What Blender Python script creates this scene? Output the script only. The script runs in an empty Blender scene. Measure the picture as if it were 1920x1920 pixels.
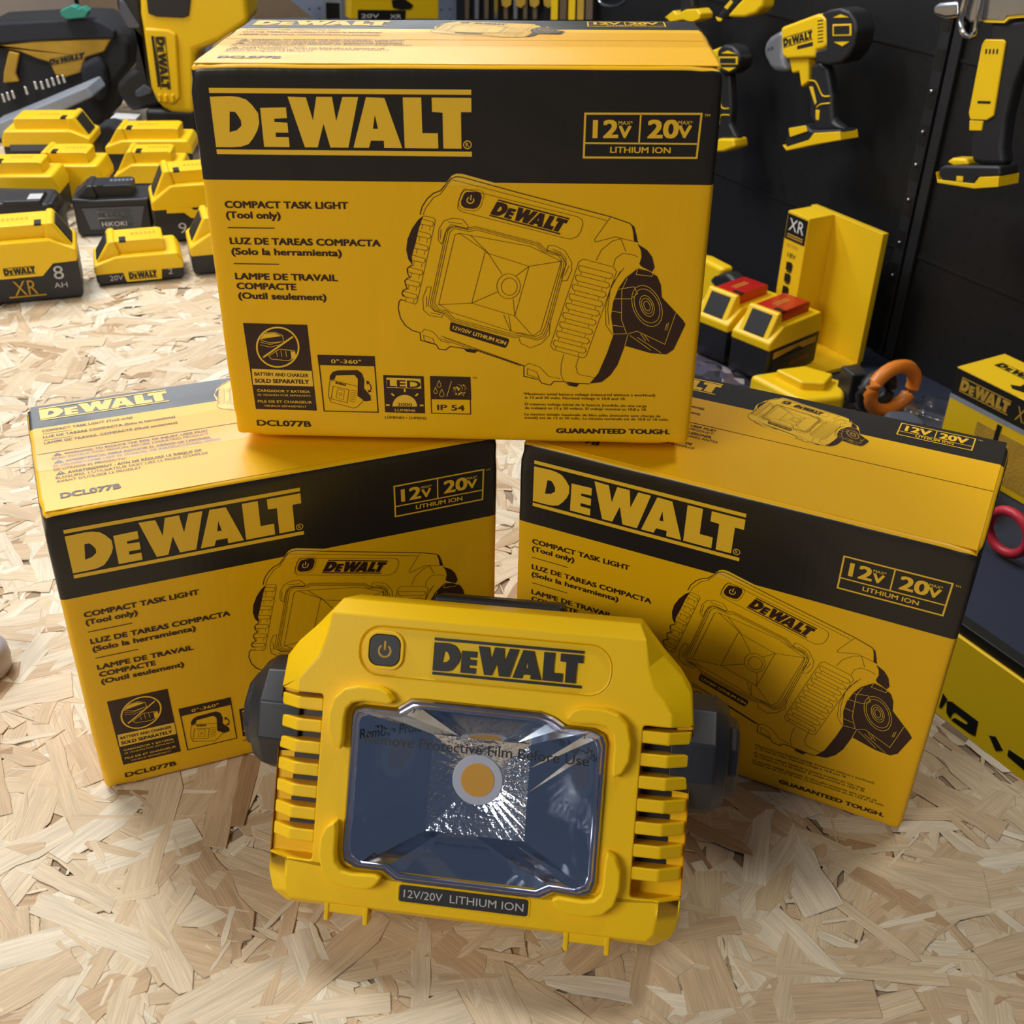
import bpy, bmesh, math, random
import numpy as np
from mathutils import Vector, Matrix
from mathutils.geometry import tessellate_polygon
rnd=random.Random(7)
COL=bpy.context.scene.collection
PI=math.pi
FRONT_ART={"fills":[["K",1,[[[14.41,80.27],[55.09,79.76],[56.26,20.27],[15.91,20.63]]]],["Y",3,[[[16.38,49.24],[55.33,48.46],[55.41,37.65],[16.12,38.01]]]],["Y",3,[[[24.72,69.74],[27.26,73.41],[33.75,74.01],[38.13,72.0],[30.69,70.86]]]],["Y",3,[[[43.0,61.59],[45.75,61.63],[45.9,57.93],[42.99,56.3]]]],["K",1,[[[59.83,59.7],[96.42,59.43],[96.6,52.42],[60.03,52.59]]]],["K",1,[[[66.34,42.14],[66.79,45.38],[68.98,48.1],[72.03,49.1],[84.95,49.59],[87.77,47.27],[88.96,42.43],[88.32,36.99],[92.29,31.57],[92.39,28.27],[88.53,27.67],[83.76,31.46],[84.46,39.12],[84.74,43.46],[82.74,46.23],[70.78,45.65],[69.57,42.72]]]],["K",1,[[[90.25,42.45],[92.38,41.39],[90.26,39.41]]]],["K",1,[[[90.85,35.93],[93.49,34.87],[90.93,33.97]]]],["K",1,[[[101.33,46.58],[127.43,46.16],[127.46,19.86],[101.2,20.07]]]],["Y",2,[[[103.32,44.78],[125.37,44.41],[125.51,37.47],[103.34,37.73]]]],["Y",2,[[[106.27,24.47],[106.46,25.92],[106.9,27.32],[107.56,28.64],[108.42,29.83],[109.46,30.86],[110.64,31.7],[111.94,32.32],[113.31,32.71],[114.71,32.85],[116.09,32.74],[117.43,32.39],[118.67,31.8],[119.78,30.99],[120.73,29.99],[121.49,28.82],[122.03,27.52],[122.33,26.12],[122.4,24.68]]]],["K",1,[[[131.41,46.43],[157.44,46.34],[157.76,30.22],[131.45,30.1]]]],["Y",2,[[[147.1,38.7],[146.99,38.51],[146.79,38.51],[146.7,38.7],[146.8,38.89],[147.0,38.89]]]],["Y",2,[[[153.85,35.05],[153.54,34.48],[152.94,34.47],[152.65,35.03],[152.96,35.61],[153.56,35.61]]]],["Y",2,[[[152.48,38.49],[152.27,38.11],[151.87,38.1],[151.68,38.48],[151.88,38.86],[152.28,38.86]]]],["Y",2,[[[150.87,36.03],[150.77,35.84],[150.57,35.84],[150.47,36.03],[150.57,36.22],[150.77,36.22]]]],["Y",2,[[[154.06,36.92],[153.96,36.73],[153.76,36.73],[153.66,36.91],[153.77,37.1],[153.97,37.11]]]],["Y",2,[[[151.63,34.74],[151.42,34.36],[151.02,34.35],[150.83,34.73],[151.04,35.11],[151.44,35.12]]]],["Y",2,[[[150.68,37.87],[150.36,37.3],[149.76,37.29],[149.48,37.86],[149.79,38.43],[150.39,38.43]]]],["Y",2,[[[154.01,37.96],[153.85,37.67],[153.55,37.67],[153.41,37.95],[153.56,38.24],[153.86,38.24]]]],["Y",2,[[[150.15,33.62],[149.94,33.24],[149.54,33.24],[149.35,33.61],[149.56,34.0],[149.96,34.0]]]],["Y",2,[[[150.7,34.33],[150.39,33.76],[149.79,33.75],[149.5,34.31],[149.81,34.89],[150.41,34.9]]]],["Y",2,[[[151.68,40.03],[151.47,39.65],[151.07,39.65],[150.88,40.02],[151.09,40.4],[151.49,40.41]]]],["Y",2,[[[154.16,39.95],[154.05,39.76],[153.85,39.76],[153.76,39.94],[153.86,40.13],[154.06,40.14]]]],["Y",2,[[[154.8,38.04],[154.69,37.85],[154.49,37.85],[154.4,38.04],[154.5,38.23],[154.7,38.23]]]],["Y",2,[[[152.18,40.24],[152.02,39.96],[151.72,39.96],[151.58,40.24],[151.74,40.52],[152.04,40.52]]]],["Y",2,[[[154.19,35.42],[154.03,35.14],[153.73,35.13],[153.59,35.42],[153.75,35.7],[154.05,35.71]]]],["Y",2,[[[150.85,38.17],[150.69,37.89],[150.39,37.88],[150.25,38.16],[150.4,38.45],[150.7,38.45]]]],["Y",2,[[[148.1,35.67],[147.99,35.48],[147.79,35.47],[147.7,35.66],[147.8,35.85],[148.0,35.85]]]],["Y",2,[[[149.66,38.82],[149.35,38.25],[148.75,38.25],[148.46,38.81],[148.78,39.38],[149.37,39.38]]]],["Y",2,[[[153.53,40.24],[153.33,39.86],[152.93,39.86],[152.74,40.23],[152.94,40.61],[153.34,40.61]]]],["Y",2,[[[152.18,40.14],[152.03,39.86],[151.73,39.85],[151.58,40.13],[151.74,40.42],[152.04,40.42]]]],["Y",2,[[[151.53,35.45],[151.38,35.16],[151.08,35.16],[150.93,35.44],[151.09,35.72],[151.39,35.73]]]],["Y",2,[[[153.36,40.76],[153.15,40.39],[152.76,40.38],[152.56,40.75],[152.77,41.13],[153.17,41.14]]]],["Y",2,[[[148.18,34.43],[148.08,34.24],[147.88,34.24],[147.78,34.43],[147.89,34.62],[148.09,34.62]]]],["Y",2,[[[146.69,36.33],[146.59,36.14],[146.39,36.14],[146.29,36.32],[146.4,36.51],[146.6,36.52]]]],["Y",2,[[[148.16,34.7],[148.0,34.42],[147.7,34.41],[147.56,34.7],[147.71,34.98],[148.01,34.99]]]],["Y",2,[[[146.7,38.52],[146.6,38.33],[146.4,38.33],[146.3,38.52],[146.41,38.71],[146.61,38.71]]]],["Y",2,[[[150.16,37.08],[149.84,36.51],[149.24,36.5],[148.96,37.06],[149.27,37.63],[149.87,37.64]]]],["Y",2,[[[151.92,39.96],[151.82,39.77],[151.62,39.77],[151.53,39.96],[151.63,40.15],[151.83,40.15]]]],["Y",2,[[[149.62,41.01],[149.51,40.82],[149.31,40.82],[149.22,41.0],[149.32,41.19],[149.52,41.2]]]],["Y",2,[[[146.3,37.61],[146.19,37.42],[145.99,37.42],[145.9,37.61],[146.0,37.8],[146.2,37.8]]]],["Y",2,[[[152.16,36.97],[152.0,36.68],[151.7,36.68],[151.56,36.96],[151.71,37.25],[152.01,37.25]]]],["Y",2,[[[153.03,33.29],[152.87,33.01],[152.57,33.0],[152.43,33.29],[152.59,33.57],[152.89,33.58]]]],["Y",2,[[[153.69,34.96],[153.38,34.38],[152.77,34.38],[152.49,34.94],[152.8,35.51],[153.4,35.52]]]],["Y",2,[[[154.2,35.53],[154.1,35.34],[153.9,35.34],[153.8,35.53],[153.91,35.72],[154.11,35.72]]]],["Y",2,[[[147.42,38.47],[147.11,37.9],[146.51,37.89],[146.22,38.46],[146.53,39.03],[147.13,39.03]]]],["Y",2,[[[146.96,35.51],[146.86,35.31],[146.66,35.31],[146.56,35.5],[146.66,35.69],[146.86,35.69]]]],["Y",2,[[[150.51,40.7],[150.4,40.51],[150.2,40.5],[150.11,40.69],[150.21,40.88],[150.41,40.88]]]],["Y",2,[[[148.71,34.1],[148.4,33.53],[147.8,33.52],[147.51,34.09],[147.83,34.66],[148.43,34.67]]]],["Y",2,[[[154.23,39.39],[154.13,39.2],[153.93,39.2],[153.83,39.39],[153.93,39.58],[154.13,39.58]]]],["Y",2,[[[153.68,39.82],[153.53,39.53],[153.23,39.53],[153.08,39.81],[153.24,40.09],[153.54,40.1]]]],["Y",2,[[[152.35,33.73],[152.2,33.44],[151.9,33.44],[151.75,33.72],[151.91,34.01],[152.21,34.01]]]],["Y",2,[[[154.98,38.53],[154.88,38.34],[154.68,38.34],[154.58,38.52],[154.68,38.71],[154.88,38.72]]]],["Y",2,[[[149.72,37.85],[149.51,37.47],[149.11,37.47],[148.92,37.84],[149.12,38.22],[149.52,38.23]]]],["Y",2,[[[152.26,35.21],[152.06,34.83],[151.65,34.83],[151.46,35.2],[151.67,35.58],[152.07,35.59]]]],["Y",2,[[[147.86,37.16],[147.65,36.78],[147.25,36.78],[147.06,37.15],[147.26,37.53],[147.66,37.54]]]],["Y",2,[[[148.8,38.68],[148.49,38.11],[147.89,38.1],[147.61,38.66],[147.92,39.23],[148.52,39.24]]]]],"lines":[["Y",2,0.5,1,[[159.58,190.62],[159.52,190.14],[159.35,189.69],[159.08,189.28],[158.73,188.93],[158.31,188.67],[157.84,188.51],[157.35,188.45],[156.86,188.49],[156.4,188.65],[155.99,188.9],[155.65,189.23],[155.4,189.64],[155.25,190.09],[155.2,190.57],[155.27,191.04],[155.44,191.5],[155.71,191.91],[156.06,192.25],[156.48,192.51],[156.95,192.68],[157.43,192.73],[157.92,192.69],[158.38,192.53],[158.79,192.29],[159.13,191.95],[159.38,191.55],[159.53,191.1]]],["Y",2,1.1,1,[[223.93,208.16],[288.67,208.53],[288.13,184.49],[224.03,184.14]]],["Y",2,0.9,0,[[224.42,192.1],[288.16,192.19]]],["Y",2,0.9,0,[[254.97,208.29],[254.93,192.3]]],["K",2,0.6,0,[[12.37,140.89],[40.72,140.87]]],["K",2,0.6,0,[[13.26,118.66],[41.11,118.62]]],["Y",4,1.1,1,[[48.38,64.61],[47.96,62.26],[47.14,59.98],[45.95,57.83],[44.42,55.87],[42.6,54.17],[40.53,52.78],[38.29,51.74],[35.95,51.09],[33.57,50.86],[31.24,51.03],[29.02,51.62],[26.98,52.6],[25.19,53.94],[23.7,55.6],[22.55,57.53],[21.79,59.65],[21.43,61.92],[21.48,64.26],[21.94,66.6],[22.79,68.86],[24.01,70.98],[25.55,72.9],[27.37,74.56],[29.42,75.91],[31.62,76.91],[33.93,77.54],[36.27,77.77],[38.56,77.6],[40.75,77.03],[42.76,76.08],[44.54,74.78],[46.03,73.16],[47.19,71.28],[47.99,69.18],[48.39,66.94]]],["Y",4,1.1,0,[[24.86,57.34],[45.42,71.78]]],["Y",2,0.35,0,[[24.17,69.21],[27.12,73.93],[33.99,74.54],[38.67,72.52],[39.23,68.36],[30.32,67.2],[24.17,69.21]]],["Y",2,0.3,0,[[24.0,67.65],[30.21,66.16],[38.75,68.36]]],["Y",2,0.3,0,[[23.81,65.86],[30.02,64.37],[38.57,66.58]]],["Y",2,0.35,1,[[28.4,58.24],[35.78,63.08],[45.5,62.15],[46.1,57.93],[40.91,55.21],[30.16,56.14]]],["Y",2,0.3,0,[[33.73,62.21],[34.07,57.78]]],["Y",2,0.3,0,[[36.68,62.25],[37.03,57.82]]],["Y",2,0.3,0,[[39.62,62.29],[39.98,57.86]]],["Y",2,0.3,0,[[43.07,62.33],[43.43,57.9]]],["K",2,0.7,1,[[60.38,59.18],[61.09,20.11],[96.65,20.01],[96.2,59.11]]],["K",2,0.3,1,[[66.27,41.27],[68.53,42.16],[84.2,38.24],[85.92,36.96],[87.56,28.21],[83.25,23.73],[80.65,22.59],[65.85,26.82],[64.69,31.21]]],["K",2,0.3,1,[[68.22,38.04],[78.53,35.55],[76.58,26.41],[66.33,29.04]]],["K",2,0.2,1,[[71.08,36.22],[75.5,35.19],[74.33,28.59],[69.61,29.96]]],["K",2,0.2,1,[[73.5,32.43],[73.46,32.21],[73.38,32.0],[73.26,31.81],[73.1,31.65],[72.92,31.53],[72.73,31.45],[72.52,31.43],[72.33,31.45],[72.14,31.52],[71.98,31.63],[71.85,31.79],[71.75,31.97],[71.7,32.18],[71.69,32.4],[71.73,32.62],[71.82,32.83],[71.94,33.02],[72.09,33.18],[72.27,33.3],[72.47,33.37],[72.67,33.4],[72.87,33.38],[73.05,33.31],[73.22,33.19],[73.35,33.04],[73.44,32.85],[73.49,32.65]]],["K",2,0.25,0,[[79.83,35.57],[83.47,34.74]]],["K",2,0.25,0,[[79.52,34.04],[83.17,33.21]]],["K",2,0.25,0,[[79.22,32.5],[82.87,31.67]]],["K",2,0.25,0,[[78.91,30.96],[82.57,30.13]]],["K",2,0.25,0,[[78.6,29.42],[82.26,28.58]]],["K",2,0.25,0,[[78.29,27.87],[81.96,27.03]]],["K",2,0.6,0,[[90.87,41.15],[92.75,39.22],[93.12,37.05],[92.0,35.07]]],["Y",3,1.1,0,[[104.5,25.34],[102.08,25.3]]],["Y",3,1.1,0,[[107.73,32.1],[106.11,33.72]]],["Y",3,1.1,0,[[114.8,34.96],[114.91,37.26]]],["Y",3,1.1,0,[[121.63,32.28],[123.4,33.94]]],["Y",3,1.1,0,[[124.25,25.59],[126.67,25.62]]],["K",2,0.55,0,[[131.66,30.43],[131.72,20.13],[157.29,20.02],[157.07,30.76]]],["Y",2,0.3,1,[[137.28,43.49],[138.11,41.33],[138.57,40.03],[138.04,38.94],[137.13,38.6],[136.24,38.92],[135.78,40.0],[136.32,41.31]]],["Y",2,0.3,1,[[134.84,38.64],[135.58,36.69],[136.0,35.51],[135.52,34.52],[134.69,34.22],[133.89,34.5],[133.47,35.48],[133.96,36.67]]],["Y",2,0.3,1,[[138.9,37.47],[139.82,35.08],[140.33,33.64],[139.74,32.43],[138.74,32.05],[137.75,32.4],[137.24,33.6],[137.83,35.06]]],["Y",2,0.35,0,[[141.95,32.22],[145.23,43.16]]]],"texts":[["Y",3,"R",[156.47,189.41],[158.36,189.44],2.3,1],["Y",3,"12",[229.07,195.23],[242.41,195.39],9.2,3],["Y",3,"20",[259.87,195.35],[276.26,195.55],9.4,3],["Y",3,"V",[243.4,195.32],[249.84,195.31],6.2,3],["Y",3,"V",[276.7,195.56],[283.68,195.64],6.4,3],["Y",3,"MAX*",[242.81,202.36],[250.66,202.29],2,1],["Y",3,"MAX*",[276.2,202.78],[284.05,202.7],2,1],["Y",3,"LITHIUM ION",[238.99,186.99],[272.97,186.97],3.2,2],["Y",3,"TM",[290.29,207.09],[293.49,207.13],1.3,1],["K",3,"COMPACT TASK LIGHT",[12.45,152.87],[85.93,153.05],3.9,3],["K",3,"(Tool only)",[12.43,146.72],[44.83,146.66],3.9,3],["K",3,"LUZ DE TAREAS COMPACTA",[12.75,130.92],[104.04,130.63],3.9,3],["K",3,"(Solo la herramienta)",[12.92,124.48],[79.97,124.26],3.9,3],["K",3,"LAMPE DE TRAVAIL",[13.32,108.86],[76.45,108.57],3.9,3],["K",3,"COMPACTE",[13.54,102.61],[50.2,102.48],3.9,3],["K",3,"(Outil seulement)",[13.77,96.41],[68.42,96.1],3.9,3],["K",3,"DCL077B",[15.61,8.63],[51.3,8.42],3.9,3],["K",3,"LÚMENES • LUMENS",[100.95,15.48],[128.11,15.39],1.9,0],["K",3,"TM",[158.71,45.17],[161.39,45.2],1.1,1],["K",5,"BATTERY AND CHARGER",[17.84,44.53],[52.78,44.12],2.3,2],["K",5,"SOLD SEPARATELY",[17.7,39.66],[52.77,39.47],2.7,3],["Y",5,"CARGADOR Y BATERÍA",[18.3,33.24],[53.0,32.93],1.7,2],["Y",5,"SE VENDEN POR SEPARADO",[18.29,30.39],[53.08,30.29],1.3,1],["Y",5,"PILE DE ET CHARGEUR",[17.96,25.54],[53.57,25.45],1.7,2],["Y",5,"VENDUS SÉPARÉMENT",[21.67,22.6],[49.88,22.41],1.3,1],["Y",3,"0°-360°",[68.46,54.19],[87.71,54.12],2.5,2],["K",3,"LED",[103.77,38.28],[124.92,37.9],4.9,3],["K",3,"2000",[109.72,24.96],[119.08,24.86],2.1,2],["Y",3,"LUMENS",[107.82,21.16],[121.14,21.0],1.6,2],["K",3,"IP 54",[135.63,22.52],[153.09,22.42],3.8,2],["K",3,"*Maximum initial battery voltage (measured without a workload)",[191.33,34.39],[275.51,35.12],1.75,1],["K",3,"is 12 and 20 volts. Nominal voltage is 10.8 and 18.",[192.46,31.85],[256.9,32.2],1.75,1],["K",3,"El máximo voltaje inicial de la batería (medido sin una carga",[192.48,27.21],[270.73,27.5],1.75,1],["K",3,"de trabajo) es 12 y 20 voltios. El voltaje nominal es 10,8 y 18.",[192.5,24.52],[270.88,24.92],1.75,1],["K",3,"La tension initiale maximale du bloc-piles (mesurée sans charge de",[192.31,19.96],[280.1,20.48],1.75,1],["K",3,"travail) est de 12 et 20 volts. La tension nominale est de 10,8 et 18 volts.",[192.32,17.48],[285.64,18.08],1.75,1],["K",3,"GUARANTEED TOUGH.",[213.38,7.64],[286.74,8.48],3.3,4]],"logos":[["Y",2,[11.5,184.0],[148.4,0.0],[0.0,36.5]],["K",2,[69.95,39.8],[6.76,-1.65],[0.31,1.52]]]}
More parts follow.
